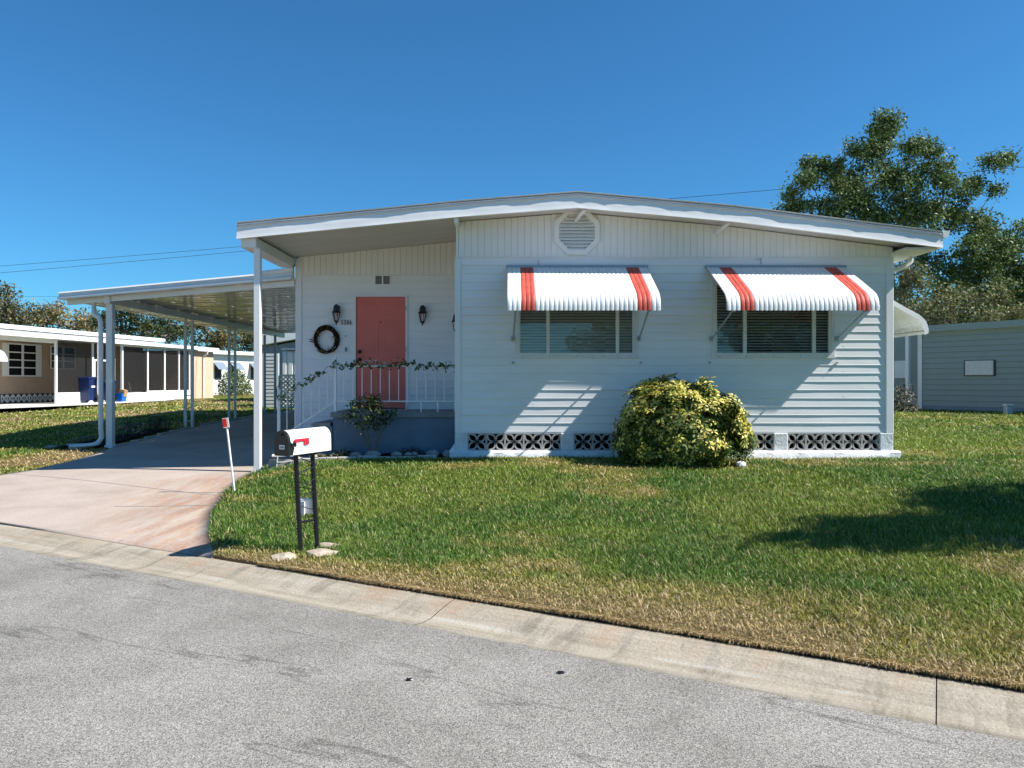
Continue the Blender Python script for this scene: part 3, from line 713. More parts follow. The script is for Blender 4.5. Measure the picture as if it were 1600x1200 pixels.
    mb = MB(); mb.tube([(-3.99,YP-0.02,3.75),(-4.03,YP-0.06,3.66),(-4.06,YP-0.03,3.62)], 0.022, 8); mb.build('conduit', M['black'], house, smooth=True)
roof()

def gable_vent():
    cx, cz, y = 1.045, 4.02, YF-0.02; mb = MB()
    def octa(r, yy): return [(cx+r*math.cos(R(22.5+45*k)), yy, cz+r*math.sin(R(22.5+45*k))) for k in range(8)]
    a, b, c = octa(0.405, y-0.005), octa(0.395, y-0.035), octa(0.315, y-0.035); d = octa(0.305, y+0.0)
    for k in range(8):
        j = (k+1) % 8
        for p, q in ((a,b),(b,c),(c,d)): mb.quad(p[k], p[j], q[j], q[k])
    f = mb.build('gable_vent', M['gable'], house)
    mb = MB(); mb.poly(octa(0.31, y+0.004)); mb.build('vent_backing', M['interior'], f)
    mb = MB(); n = 11
    for k in range(n):
        z = cz-0.27+k*0.054; h = abs(z-cz)
        w = 0.288 if h < 0.119 else max(0.05, 0.288-(h-0.119))
        mb.quad((cx-w,y-0.030,z-0.020),(cx+w,y-0.030,z-0.020),(cx+w,y-0.002,z+0.028),(cx-w,y-0.002,z+0.028))
        mb.quad((cx-w,y-0.030,z-0.020),(cx-w,y-0.024,z-0.026),(cx+w,y-0.024,z-0.026),(cx+w,y-0.030,z-0.020))
    mb.build('louvre', M['gable'], f)
gable_vent()

def window(w, xdiv, label=None, blind_var=0.0, seed=0, tilt=0.25):
    x0, x1, z0, z1 = w; y = YF-0.018
    mb = MB(); fw = 0.055
    # outer flange, then a raised sash frame, two mullions
    mb.box(x0, x0+fw, y-0.012, YF+0.05, z0, z1); mb.box(x1-fw, x1, y-0.012, YF+0.05, z0, z1)
    mb.box(x0+fw, x1-fw, y-0.012, YF+0.05, z0, z0+0.085); mb.box(x0+fw, x1-fw, y-0.012, YF+0.05, z1-fw, z1)
    f = mb.build('window', M['winframe'], house)
    for x in xdiv:
        mb = MB(); mb.box(x-0.028, x+0.028, y-0.006, YF+0.04, z0+0.086, z1-fw-0.001)
        mb.build('mullion', M['winframe'], f)
    for a, b in ((x0+fw+0.001, x0+fw+0.025), (x1-fw-0.04, x1-fw-0.001)):
        mb = MB(); mb.box(a, b, y-0.004, YF+0.04, z0+0.086, z1-fw-0.001); mb.build('sash_stop', M['winframe'], f)
    edges_ = [x0+fw+0.026]+sum([[x-0.029, x+0.029] for x in xdiv], [])+[x1-fw-0.041]
    for a, b in zip(edges_[0::2], edges_[1::2]):
        mb = MB(); mb.box(a, b, YF+0.012, YF+0.016, z0+0.086, z1-fw-0.002); mb.build('pane', M['glass'], f)
    mb = MB(); s = 0.046; z = z0+0.10; k = 0
    rr = random.Random(seed)
    while z < z1-0.06:
        tl = tilt+rr.uniform(-0.06,0.06); dz = 0.042*math.sin(tl); dy = 0.042*math.cos(tl); sag = rr.uniform(-0.003,0.003)
        xx = np.linspace(x0+0.07, x1-0.07, 5)
        for a, b in zip(xx[:-1], xx[1:]): mb.quad((a,YF+0.028,z-dz/2+sag),(b,YF+0.028,z-dz/2-sag),(b,YF+0.028+dy,z+dz/2-sag),(a,YF+0.028+dy,z+dz/2+sag))
        z += s; k += 1
    for x in (x0+0.35, (x0+x1)/2, x1-0.35): mb.tube([(x,YF+0.026,z0+0.09),(x,YF+0.026,z1-0.07)], 0.0015, 4)
    mb.build('blind', M['blind'], f)
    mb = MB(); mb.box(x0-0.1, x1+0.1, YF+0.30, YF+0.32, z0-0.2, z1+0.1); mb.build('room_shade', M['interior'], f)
    for x in np.linspace(x0+0.12, x1-0.12, 5): mb = MB(); mb.lathe((x, y-0.016, z0+0.03), [(0.0,-0.004),(0.007,-0.003),(0.008,0.004)], 8, axis='y'); mb.build('screw', M['numgrey'], f)
    # two hold-down clips under the sill
    for x in (x0-0.04, x1+0.04):
        mb = MB(); mb.box(x-0.018, x+0.018, YF-0.035, YF-0.014, z0-0.085, z0-0.055, bev=0.004); mb.tube([(x+0.012,YF-0.03,z0-0.06),(x-0.006,YF-0.055,z0-0.075)], 0.005, 6)
        mb.build('wall_clip', M['alu'], house)
    return f
window(W1, (0.58, 1.70), seed=1, tilt=1.12)
window(W2, (3.755, 4.87), seed=2, tilt=0.66)

def awning(x0, x1, stripes, loc=(0,0,0), rz=0.0, name='awning', drop=0.80, proj=1.20, ztop=3.45, label=None, arms=True, y=YF):
    """rolled aluminium canopy built for a wall facing -Y at y"""
    root = None
    n = int(round((x1-x0)/0.068)); p = (x1-x0)/n
    prof = [(0.02,0.0),(0.25,-0.11),(0.5,-0.235),(0.75,-0.36),(1.02,-0.50),(1.10,-0.55),(1.155,-0.61),(1.188,-0.675),(1.20,-0.74),(1.20,-drop)]
    prof = [(a*proj/1.20, b) for a, b in prof]
    # normals for corrugation
    nr = []
    for k in range(len(prof)):
        a = np.array(prof[max(0,k-1)]); b = np.array(prof[min(len(prof)-1,k+1)]); d = b-a; d = d/np.linalg.norm(d); nr.append((-d[1], d[0]) if False else (-d[1], d[0]))
    mbs = {0: MB()}; sub = 9
    for q_ in range(len(stripes)): mbs[q_+1] = MB()
    def ripple(u):  # u in 0..1 over one pan: narrow crimped seam, round pan
        return 0.0085*abs(math.sin(math.pi*u))**0.55
    for k in range(n):
        red = [q_+1 for q_, (s0, s1) in enumerate(stripes) if s0 <= k < s1]; mb = mbs[red[0] if red else 0]; P = []
        for j in range(sub+1):
            u = j/sub; x = x0+(k+u)*p; h = ripple(u); row = []
            for (a, b), (na, nb) in zip(prof, nr):
                row.append((x, y-a-na*h, ztop+b+abs(nb)*h))
            row[-1] = (row[-1][0], row[-1][1], row[-1][2]-h*0.8)
            P.append(row)
        mb.grid(np.array(P))
    c = mbs[0].build(name, M['awn_white'], house if label is None else None, smooth=True)
    for q_ in range(len(stripes)): mbs[q_+1].build('red_stripe', M['awn_red'], c, smooth=True)
    # mounting rail
    mb = MB(); mb.box(x0-0.02, x1+0.02, y-0.05, y-0.008, ztop-0.012, ztop+0.035, bev=0.004)
    mb.build('mounting_rail', M['awn_rail'], c)
    # solid cheek-less ends: inner frame tubes under the sheet
    mb = MB()
    for x in (x0+0.02, x1-0.02):
        mb.tube([(x, y-a, ztop+b-0.022) for a, b in prof[:-1]], 0.011, 6)
    mb.tube([(x0+0.02, y-proj+0.05, ztop-drop+0.05),(x1-0.02, y-proj+0.05, ztop-drop+0.05)], 0.012, 6)
    mb.build('canopy_frame', M['alu'], c)
    if arms:
        for x, xe in ((x0+0.12, x0+0.09), (x1-0.16, x1-0.12)):
            mb = MB(); mb.tube([(x, y-proj+0.06, ztop-drop+0.02), (xe, y-0.04, 2.30)], 0.014, 6)
            mb.tube([(xe, y-0.04, 2.30),(xe-0.03, y-0.06, 2.30)], 0.016, 6); mb.box(xe-0.035, xe+0.02, y-0.04, y-0.014, 2.26, 2.34, bev=0.003)
            mb.box(x-0.025, x+0.025, y-proj+0.02, y-proj+0.06, ztop-drop-0.02, ztop-drop+0.0)
            mb.build('support_arm', M['alu'], c)
    return c
n1 = 27
awning(-0.07, 2.17, [(3,6),(28,31)])
awning(3.13, 5.36, [(3,6),(28,31)])
# plain awning over the side window: same canopy turned to face +X
def side_awning():
    a = awning(-1.35, 1.35, [], name='side_awning', arms=False, y=0.0, ztop=3.28, drop=0.83, proj=1.13, label=None)
    # built against the plane y=0 in world space; turn it onto the right-hand wall
    base = wloc(house)
    a.location = Vector((0,0,0))
    Mx = Matrix.Translation((XR, 14.75, 0)) @ Matrix.Rotation(R(90), 4, 'Z')
    for o in [a]+list(a.children):
        me = o.data
        hp = house.location
        for v in me.vertices:
            w = Vector(v.co) + hp; w = Mx @ w; v.co = w - hp
        me.update()
    mb = MB(); pr = [(0.02,0.0),(0.5,-0.24),(1.02,-0.52),(1.155,-0.63),(1.20,-0.76),(1.20,-0.83)]; A = [(XR+a*0.94,13.39,3.29+b) for a, b in pr]; Bq = [(p[0]-0.045*(k > 2)-0.02,13.39,p[2]-0.075+0.035*(k > 3)) for k, p in enumerate(A)]
    for k in range(len(A)-1): mb.prism([A[k],A[k+1],Bq[k+1],Bq[k]], (0,-0.012,0))
    mb.build('end_trim', M['trim'], a)
    mb = MB(); mb.beam((6.17,13.5,2.25),(6.60,13.5,2.62),0.03,0.05); mb.build('support_arm', M['alu'], a)
side_awning()

def foundation():
    mb = MB(); e = []
    # painted footing: a rough-faced ledge
    n = 90; xs = np.linspace(XC-0.10, XR+0.10, n); P = []
    for x in xs:
        a = 0.012*mnoise.noise(Vector((x*3, 0, 0))); b = 0.02*mnoise.noise(Vector((x*6, 5, 0)))
        P.append([(x,YF+0.05,0.495),(x,YF-0.075+a,0.495),(x,YF-0.105+a,0.470),(x,YF-0.115+b,0.42),(x,YF-0.135+b,0.375),(x,YF-0.14+b,0.25)])
    mb.grid(np.array(P)); mb.poly([P[0][k] for k in range(6)]+[(xs[0],YF+.05,.25)]); mb.poly([P[-1][k] for k in range(5,-1,-1)]+[(xs[-1],YF+.05,.25)])
    mb.build('footing', M['footing'], house, smooth=True)
    for a, b in ((XC-0.02, -0.715), (0.79, 1.00), (2.51, 2.72), (4.22, 4.44), (5.93, XR+0.01)):
        mb = MB(); mb.box(a, b, YF-0.035, YF+0.12, 0.494, 0.775, bev=0.008); mb.build('foundation_pier', M['footing'], house)
    # flared base of the corner pier
    mb = MB(); mb.prism([(XC-0.02,YF-0.04,0.62),(XC-0.14,YF-0.04,0.45),(XC-0.17,YF-0.04,0.30),(XC-0.02,YF-0.04,0.30)], (0,0.25,0)); mb.build('corner_buttress', M['footing'], house)
    # pierced blocks: frame and four pointed petals
    s = 0.300; h = 0.281
    def block(cx, cz):
        mb = MB(); y0, y1 = YF-0.012, YF+0.06; t = 0.013
        mb.box(cx-s/2, cx+s/2, y0, y1, cz-h/2, cz-h/2+t); mb.box(cx-s/2, cx+s/2, y0, y1, cz+h/2-t, cz+h/2)
        mb.box(cx-s/2, cx-s/2+t, y0, y1, cz-h/2+t, cz+h/2-t); mb.box(cx+s/2-t, cx+s/2, y0, y1, cz-h/2+t, cz+h/2-t)
        for sx in (-1, 1):
            for sz in (-1, 1):
                for bulge in (1, -1):
                    ex, ez = sx*(s/2-t), sz*(h/2-t); L = math.hypot(ex, ez); nx_, nz_ = -ez/L, ex/L; pts = []
                    for k in range(9):
                        u = 0.02+0.98*k/8; bb = bulge*0.052*math.sin(math.pi*u)
                        pts.append((ex*u+nx_*bb, ez*u+nz_*bb))
                    w = 0.0125
                    for (ax, az), (bx, bz) in zip(pts[:-1], pts[1:]):
                        dx, dz = bx-ax, bz-az; l = math.hypot(dx, dz); px, pz = -dz/l*w, dx/l*w
                        q = [(cx+ax+px,y0+0.002,cz+az+pz),(cx+bx+px,y0+0.002,cz+bz+pz),(cx+bx-px,y0+0.002,cz+bz-pz),(cx+ax-px,y0+0.002,cz+az-pz)]
                        mb.prism(q, (0,0.06,0))
        return mb.build('breeze_block', M['block'], house)
    b0 = block(-0.715+0.15, 0.635); x00 = -0.715+0.15
    for k0, start in enumerate((-0.715, 1.00, 2.72, 4.44)):
        for k in range(5):
            x = start+0.15+k*0.3013
            if k0 == 0 and k == 0: continue
            shift(b0, (x-x00, 0, 0))
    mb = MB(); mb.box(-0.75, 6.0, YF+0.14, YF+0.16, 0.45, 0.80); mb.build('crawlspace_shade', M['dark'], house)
    mb = MB(); mb.box(XR-0.01, XR+0.03, YF+0.1, 27, 0.3, 0.80); mb.build('side_skirt', M['footing'], house); mb = MB(); mb.box(XL, XL+0.06, YP, 27, 0.3, 0.50); mb.build('side_skirt', M['footing'], house)
foundation()

def door():
    x0, x1, z0, z1 = -2.862, -1.950, 1.125, 3.165; y = YP-0.005
    mb = MB(); f = 0.035
    mb.box(x0-f, x0, y-0.03, y+0.08, z0-0.02, z1+f); mb.box(x1, x1+f, y-0.03, y+0.08, z0-0.02, z1+f); mb.box(x0, x1, y-0.03, y+0.08, z1, z1+f)
    mb.box(x0-f, x1+f, y-0.06, y+0.05, z0-0.045, z0-0.021)
    fr = mb.build('door_frame', M['trim'], house)
    mb = MB(); mb.box(x0+0.004, x1-0.004, y+0.0, y+0.045, z0, z1-0.004)
    # pressed panels: two small over two tall and two medium
    W = x1-x0
    def panel(a, b, c, d):
        mb2 = [(a,c),(b,c),(b,d),(a,d)]; g = 0.018
        o = [(p[0], y-0.001, p[1]) for p in mb2]; i1 = [(a+g,y-0.005,c+g),(b-g,y-0.005,c+g),(b-g,y-0.005,d-g),(a+g,y-0.005,d-g)]
        i2 = [(a+2*g,y-0.002,c+2*g),(b-2*g,y-0.002,c+2*g),(b-2*g,y-0.002,d-2*g),(a+2*g,y-0.002,d-2*g)]
        for k in range(4):
            j = (k+1) % 4; mb.quad(o[k], o[j], i1[j], i1[k]); mb.quad(i1[k], i1[j], i2[j], i2[k])
        mb.poly(i2)
    for a, b in ((x0+0.14, x0+0.41), (x1-0.41, x1-0.14)):
        panel(a, b, z1-0.36, z1-0.15); panel(a, b, z1-1.12, z1-0.44); panel(a, b, z0+0.22, z1-1.24)
    d = mb.build('door', M['door'], house)
    for zz in (2.08, 1.93+0.01):
        mb = MB(); zz = {2.08: 2.155, 1.94: 2.015}.get(zz, zz)
        mb.lathe((x0+0.07, y, zz), [(0.034,-0.004),(0.034,-0.012),(0.014,-0.016),(0.014,-0.035),(0.028,-0.045),(0.031,-0.058),(0.022,-0.070),(0.0,-0.073)], 14, axis='y')
        mb.build('door_knob', M['bronze'], d, smooth=True)
    mb = MB(); mb.lathe(((x0+x1)/2, y, 2.70), [(0.012,0.0),(0.012,-0.010),(0.0,-0.012)], 10, axis='y'); mb.build('peephole', M['bronze'], d)
    mb = MB(); mb.box(x1-0.003, x1+0.02, y-0.034, y-0.028, 2.9, 3.0); mb.build('hinge', M['alu'], d); mb = MB(); mb.box(x1-0.003, x1+0.02, y-0.034, y-0.028, 2.15, 2.25); mb.build('hinge', M['alu'], d)
door()

def lantern(x, y, z, rz=0.0):
    """black coach lamp, top of the roof cap at z"""
    mb = MB()
    mb.lathe((0,-0.03,-0.06), [(0.0,0.03),(0.045,0.02),(0.05,0.0),(0.045,-0.06),(0.0,-0.07)], 10)
    mb.tube([(0,0.0,-0.10),(0,-0.05,-0.02),(0,-0.10,-0.01)], 0.010, 8)
    mb.lathe((0,-0.10,-0.02), [(0.0,0.02),(0.02,0.015),(0.045,-0.01),(0.055,-0.05),(0.06,-0.10),(0.085,-0.125),(0.075,-0.135),(0.06,-0.135)], 8)
    for k in range(6):
        t = 2*math.pi*k/6; mb.beam((0.066*math.cos(t),-0.10+0.066*math.sin(t),-0.155),(0.036*math.cos(t),-0.10+0.036*math.sin(t),-0.31),0.010,0.010)
    mb.lathe((0,-0.10,-0.31), [(0.042,0.012),(0.042,0.0),(0.030,-0.02),(0.012,-0.035),(0.012,-0.055),(0.0,-0.075)], 8)
    mb.box(-0.045,0.045,-0.012,0.0,-0.20,-0.02,bev=0.004)
    g = MB(); g.lathe((0,-0.10,-0.16), [(0.060,0.0),(0.034,-0.145)], 6); g.lathe((0,-0.10,-0.30), [(0.010,0.0),(0.010,0.07),(0.0,0.08)], 6)
    Mx = Matrix.Translation((x,y,z)) @ Matrix.Rotation(rz, 4, 'Z'); mb.xform(Mx); g.xform(Mx)
    o = mb.build('wall_lantern', M['black'], house); g.build('lamp_glass', M['lampglass'], o)
lantern(-3.20, YP-0.012, 3.02); lantern(-1.63, YP-0.012, 3.005); lantern(XC-0.003, 13.75, 2.83, R(-90))

def details():
    x, z = -2.372, 3.475
    mb = MB(); w, h = 0.152, 0.098; y = YP-0.012
    mb.box(x-w, x+w, y-0.014, y, z+h-0.022, z+h); mb.box(x-w, x+w, y-0.014, y, z-h, z-h+0.022); mb.box(x-w, x-w+0.022, y-0.014, y, z-h+0.022, z+h-0.022)
    mb.box(x+w-0.022, x+w, y-0.014, y, z-h+0.022, z+h-0.022); mb.box(x-0.013, x+0.013, y-0.014, y, z-h+0.022, z+h-0.022)
    v = mb.build('wall_vent', M['plastic_white'], house)
    mb = MB()
    for k in range(8): zz = z-h+0.03+k*0.018; mb.quad((x-w+0.02,y-0.010,zz-0.004),(x+w-0.02,y-0.010,zz-0.004),(x+w-0.02,y-0.003,zz+0.008),(x-w+0.02,y-0.003,zz+0.008))
    mb.build('louvre', M['interior'], v)
    for k, ch in enumerate('5306'):
        text_mesh('house_number', ch, 0.12, M['number'], house, Matrix.Translation((-3.115+k*0.052, YP-0.022, 2.655)) @ Matrix.Rotation(R(90), 4, 'X'), 0.004, 'CENTER', 0.0015, 0.55)
    mb = MB(); mb.lathe((-3.045,YP-0.012,2.445),[(0.012,0),(0.012,-0.008),(0,-0.01)],10,axis='y'); mb.build('doorbell', M['black'], house)
    mb = MB(); mb.box(-3.062,-3.028,YP-0.035,YP-0.012,2.16,2.24,bev=0.006); mb.build('key_box', M['numgrey'], house)
    mb = MB(); mb.box(0.42,0.428,YF-0.026,YF-0.016,3.46,3.56); mb.build('siding_scar', M['numgrey'], house); mb = MB(); mb.box(4.01,4.018,YF-0.026,YF-0.016,3.50,3.60); mb.box(3.93,4.01,YF-0.022,YF-0.016,3.575,3.581)
    mb.build('siding_scar', M['numgrey'], house)
details()

def porch():
    zt = 1.10; yf = 12.80
    mb = MB(); mb.box(-3.03, XC, yf, YP, zt-0.085, zt, bev=0.010); p = mb.build('porch', M['porch_slab'], house)
    mb = MB(); mb.box(-2.99, XC, yf+0.035, YP, 0.30, zt-0.086); mb.build('porch_base', M['blue_wall'], p)
    mb = MB()
    for k in range(3):
        x1 = -3.03-0.29*k; z = zt-0.185*(k+1); mb.box(x1-0.29, x1+0.02 if k else -3.0, yf+0.02, YP, 0.28, z-0.05, m=1); mb.box(x1-0.315, x1-0.001, yf, YP, z-0.049, z, m=0)
    mb.build('step', [M['porch_slab'], M['blue_wall']], p)
    yr = yf+0.05; rr = 0.011
    mb = MB(); nx0 = -2.955
    mb.box(nx0-0.022, nx0+0.022, yr-0.022, yr+0.022, zt, 2.03, bev=0.004)
    rl = mb.build('railing', M['trim'], p)
    for x in (-1.52,-0.945-0.3): mb = MB(); mb.beam((x,yr,zt),(x,yr,1.28),0.02,0.02); mb.build('rail_foot', M['trim'], rl)
    mb = MB(); mb.box(-0.945-0.018, -0.945+0.018, yr-0.018, yr+0.018, zt, 2.0, bev=0.004); mb.build('newel_post', M['trim'], rl)
    mb = MB(); mb.box(-3.90-0.024, -3.90+0.024, yr-0.024, yr+0.024, gz(-3.9,12.9)-0.02, 1.48, bev=0.004); mb.build('newel_post', M['trim'], rl)
    mb = MB(); mb.beam((nx0,yr,1.868),(-0.95,yr,1.868),0.03,0.026); mb.beam((nx0-0.01,yr,1.86),(-3.90,yr,1.30),0.032,0.026); mb.build('top_rail', M['trim'], rl)
    mb = MB(); mb.beam((nx0,yr,1.279),(-0.95,yr,1.279),0.026,0.02); mb.beam((nx0-0.01,yr,1.27),(-3.90,yr,0.66),0.026,0.02); mb.build('bottom_rail', M['trim'], rl)
    for k in range(1, 14):
        x = nx0+0.1524*k-0.01
        if x > -1.0: break
        mb = MB(); mb.beam((x,yr,1.28),(x,yr,1.86),0.0135,0.0135); mb.build('baluster', M['trim'], rl)
    for k in range(1, 7):
        u = k/7; x = nx0-(3.90-2.955)*u; mb = MB(); mb.beam((x,yr,1.27-0.61*u),(x,yr,1.86-0.56*u),0.0135,0.0135); mb.build('baluster', M['trim'], rl)
porch()

# ------------------------------------------------------------------ wreath and garland
def wreath():
    cx, cz, y = -3.40, 2.375, YP-0.05
    w = thing('wreath', 'dark twig ring with small orange leaves and feathers hung left of the coral door', 'wreath', (cx, y, cz))
    mb = MB(); rr = random.Random(4)
    for k in range(70):
        t0 = rr.uniform(0, 6.28); L = rr.uniform(0.8, 2.2); r0 = rr.uniform(0.178, 0.245); yo = rr.uniform(-0.03, 0.03); pts = []
        for j in range(9):
            t = t0+L*j/8; r = r0+0.012*math.sin(3*t+k); pts.append((cx+r*0.93*math.cos(t), y+yo+0.01*math.sin(5*t+k), cz+r*1.05*math.sin(t)))
        mb.tube(pts, rr.uniform(0.005, 0.011), 5)
    mb.build('twig_ring', M['wicker'], w)
    g = np.random.default_rng(5); n = 190; t = g.random(n)*6.28; r = 0.20+0.055*g.normal(size=n)*0.5
    C = np.stack([cx+r*0.93*np.cos(t), y-0.035-0.02*g.random(n), cz+r*1.05*np.sin(t)], 1)
    V, F, c = leaves(C, 0.042, [(0.28,0.10,0.02),(0.10,0.05,0.02),(0.35,0.22,0.08),(0.03,0.03,0.02),(0.45,0.38,0.28)], [0.25,0.3,0.15,0.25,0.05], g=g)
    raw_mesh('dried_leaves', V, F, M['leaf'], c, parent=w)
    mb = MB(); 
    for dz in (0.0, -0.035):
        mb.tube([(cx-0.20,y-0.02,cz-0.02+dz),(cx-0.26,y-0.03,cz+0.0+dz),(cx-0.31,y-0.03,cz+0.015+dz)], [0.008,0.012,0.003], 6)
    mb.build('feather', M['black'], w)
wreath()
def garland():
    y = 12.82
    w = thing('garland', 'green leaf garland with white blooms wound along the white porch railing', 'garland', (-1.95, y, 1.868))
    g = np.random.default_rng(8); path = []
    for u in np.linspace(0, 1, 160):
        s = u*3.05
        if s < 0.95: x = -3.88+s*0.98; z = 1.33+0.575*s/0.95 
        else: x = -2.95+(s-0.95)*0.955; z = 1.895-0.02*math.sin((s-0.95)*9)+(-0.05*max(0,(s-2.3)/0.75))
        path.append((x, y-0.02+0.035*math.sin(s*38), z+0.03*math.cos(s*38)))
    mb = MB(); mb.tube(path, 0.004, 5); mb.build('vine_stem', mat('garland_stem', (0.05,0.08,0.03), 0.6), w)
    P = np.array(path); cen = []; 
    clumps = [0.02,0.10,0.16,0.20,0.23,0.33,0.36,0.40,0.43,0.46,0.52,0.58,0.63,0.66,0.69,0.72,0.76,0.80,0.84,0.87,0.92,0.95,0.98]
    for c in clumps:
        m_ = 14; k = np.clip((c*159+g.normal(size=m_)*2.2).astype(int), 0, 159); cen.append(P[k]+g.normal(size=(m_,3))*0.028)
    V, F, c = leaves(np.concatenate(cen)[::1], 0.070, [(0.05,0.12,0.03),(0.08,0.17,0.045),(0.03,0.07,0.02),(0.14,0.22,0.07)], g=g, aspect=1.8)
    raw_mesh('vine_leaves', V, F, M['leaf'], c, parent=w)
    cen = []
    for c_ in (0.05,0.30,0.48,0.50,0.545,0.60,0.62,0.90):
        k = int(c_*159); cen.append(P[k]+g.normal(size=(22,3))*0.017)
    V, F, c = leaves(np.concatenate(cen), 0.034, [(0.72,0.70,0.62),(0.62,0.52,0.50)], g=g, aspect=1.3)
    raw_mesh('blossoms', V, F, M['leaf'], c, parent=w)
garland()
# ------------------------------------------------------------------ carport on the left
def carport():
    cp = thing('carport', 'white flat metal carport roof on slim posts over the pink driveway', 'carport', (-8.6, 15.9, gz(-8.6,15.9)))
    # front edge is skewed with the street: right end at the house, left end further back
    A = (XL-0.0, 14.02); B = (-9.5, 16.15); YB = 28.0
    zt = lambda x: 3.62 - 0.024*(XL-x)
    # ribbed pan deck: pans run from house to beam
    mb = MB(); nX = 2; y = A[1]; ys = []
    def front_y(x): return A[1]+(B[1]-A[1])*(A[0]-x)/(A[0]-B[0])
    pans = 48; pitch = (YB-A[1])/pans
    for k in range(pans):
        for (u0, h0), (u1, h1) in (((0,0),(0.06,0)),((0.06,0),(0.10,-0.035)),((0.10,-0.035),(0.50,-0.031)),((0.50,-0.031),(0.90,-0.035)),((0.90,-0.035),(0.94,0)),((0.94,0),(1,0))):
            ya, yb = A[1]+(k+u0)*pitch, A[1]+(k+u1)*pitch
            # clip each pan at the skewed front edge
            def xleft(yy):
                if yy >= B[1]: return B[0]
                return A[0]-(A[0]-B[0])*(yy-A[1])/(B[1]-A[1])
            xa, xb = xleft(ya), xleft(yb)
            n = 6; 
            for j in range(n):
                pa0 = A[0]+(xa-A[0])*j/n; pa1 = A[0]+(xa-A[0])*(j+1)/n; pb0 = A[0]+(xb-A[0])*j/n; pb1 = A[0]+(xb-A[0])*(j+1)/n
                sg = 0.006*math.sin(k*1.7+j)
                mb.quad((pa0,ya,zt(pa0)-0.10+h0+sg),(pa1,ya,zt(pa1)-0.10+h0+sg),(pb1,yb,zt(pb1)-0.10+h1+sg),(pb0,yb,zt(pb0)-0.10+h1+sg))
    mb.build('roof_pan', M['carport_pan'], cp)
    # fascia channel along the front, gutter along the left, both in two white lips with a grey groove
    def channel(p, q, name, z0p, z0q, h=0.155, out=0.05):
        p = Vector((*p, 0)); q = Vector((*q, 0)); d = (q-p).normalized(); nn = Vector((d.y, -d.x, 0)); mb = MB()
        prof = [(-0.05,0.0),(out-0.03,0.004),(out,-0.030),(out-0.022,-0.036),(out-0.022,-h*0.52),(out+0.018,-h*0.80),(out+0.018,-h),(-0.04,-h),(-0.05,-h+0.02)]
        mm = [0,0,0,1,0,0,0,0,0]
        for k in range(len(prof)):
            a, b = prof[k], prof[(k+1) % len(prof)]
            f = lambda c, zz, pr: (c.x+nn.x*pr[0], c.y+nn.y*pr[0], zz+pr[1])
            mb.quad(f(p,z0p,a), f(q,z0q,a), f(q,z0q,b), f(p,z0p,b), mm[k])
        mb.poly([(p.x+nn.x*a, p.y+nn.y*a, z0p+b) for a, b in prof]); mb.poly([(q.x+nn.x*a, q.y+nn.y*a, z0q+b) for a, b in prof[::-1]])
        return mb.build(name, [M['carport'], M['roofmetal']], cp)
    channel((B[0],B[1]), (A[0]-0.03,A[1]), 'front_fascia', zt(B[0]), zt(A[0])+0.01)
    channel((B[0],YB), (B[0],B[1]), 'side_gutter', zt(B[0]), zt(B[0]), 0.14)
    channel((A[0],YB), (B[0],YB), 'back_fascia', zt(A[0]), zt(B[0]), 0.13)
    mb = MB(); mb.beam((B[0]+0.1,B[1]+0.12,zt(B[0])-0.20),(A[0]-0.02,A[1]+0.12,zt(A[0])-0.20),0.06,0.11); mb.build('front_beam', M['carport'], cp)
    mb = MB(); mb.box(-8.37,-8.25,15.75,YB-0.1,zt(-8.6)-0.30,zt(-8.6)-0.14, bev=0.008); mb.build('side_beam', M['carport'], cp)
    # raised gutter corner against the house
    mb = MB(); mb.prism([(-4.75,14.22,3.585),(-4.62,14.20,3.66),(-4.0,13.99,3.69),(-4.0,13.99,3.60)], (0.02,0.06,0)); mb.build('corner_flashing', M['carport'], cp)
    ztop = zt(-8.6)-0.30
    g = gz(-8.6,15.9)
    mb = MB(); mb.box(-8.375,-8.245,15.83,15.96,g-0.03,ztop,bev=0.006); mb.box(-8.395,-8.225,15.81,15.98,g-0.01,g+0.05,bev=0.004); mb.build('corner_post', M['carport'], cp)
    for y in (19.75, 22.8):
        g = gz(-8.3,y); mb = MB()
        for x in (-8.40,-8.22): mb.box(x-0.032,x+0.032,y-0.032,y+0.032,g-0.02,ztop,bev=0.003)
        for u in ((0.07,0.32,0.76) if y < 22 else (0.08,0.22,0.36,0.50,0.64,0.76)): mb.tube([(-8.40,y,g+u*2.6),(-8.31,y,g+u*2.6+ (0.05 if y > 22 else 0.0)),(-8.22,y,g+u*2.6)], 0.012, 6)
        mb.build('twin_post', M['alu'] if y > 22 else M['carport'], cp)
    y = 26.3; g = gz(-8.3,y); mb = MB()
    for x in (-8.47,-8.11): mb.box(x-0.036,x+0.036,y-0.036,y+0.036,g-0.02,ztop,bev=0.003)
    for k in range(17): mb.box(-8.44,-8.14,y-0.014,y+0.014,g+0.30+k*0.125,g+0.335+k*0.125)
    mb.build('trellis_post', M['awn_rail'], cp)
    # downspout beside the corner post
    mb = MB(); g = gz(-8.8,15.6)
    mb.tube([(-8.74,16.1,3.36),(-8.74,16.05,3.20),(-8.70,15.98,3.05),(-8.62,15.90,2.98),(-8.52,15.84,2.94),(-8.47,15.81,2.84),(-8.46,15.80,2.6),(-8.46,15.80,g+0.42),(-8.44,15.79,g+0.22),(-8.50,15.77,g+0.12),(-8.60,15.75,g+0.08),(-9.02,15.65,g+0.04)], 0.048, 8)
    mb.build('downspout', M['gutter'], cp, smooth=True)
    return cp
carport()
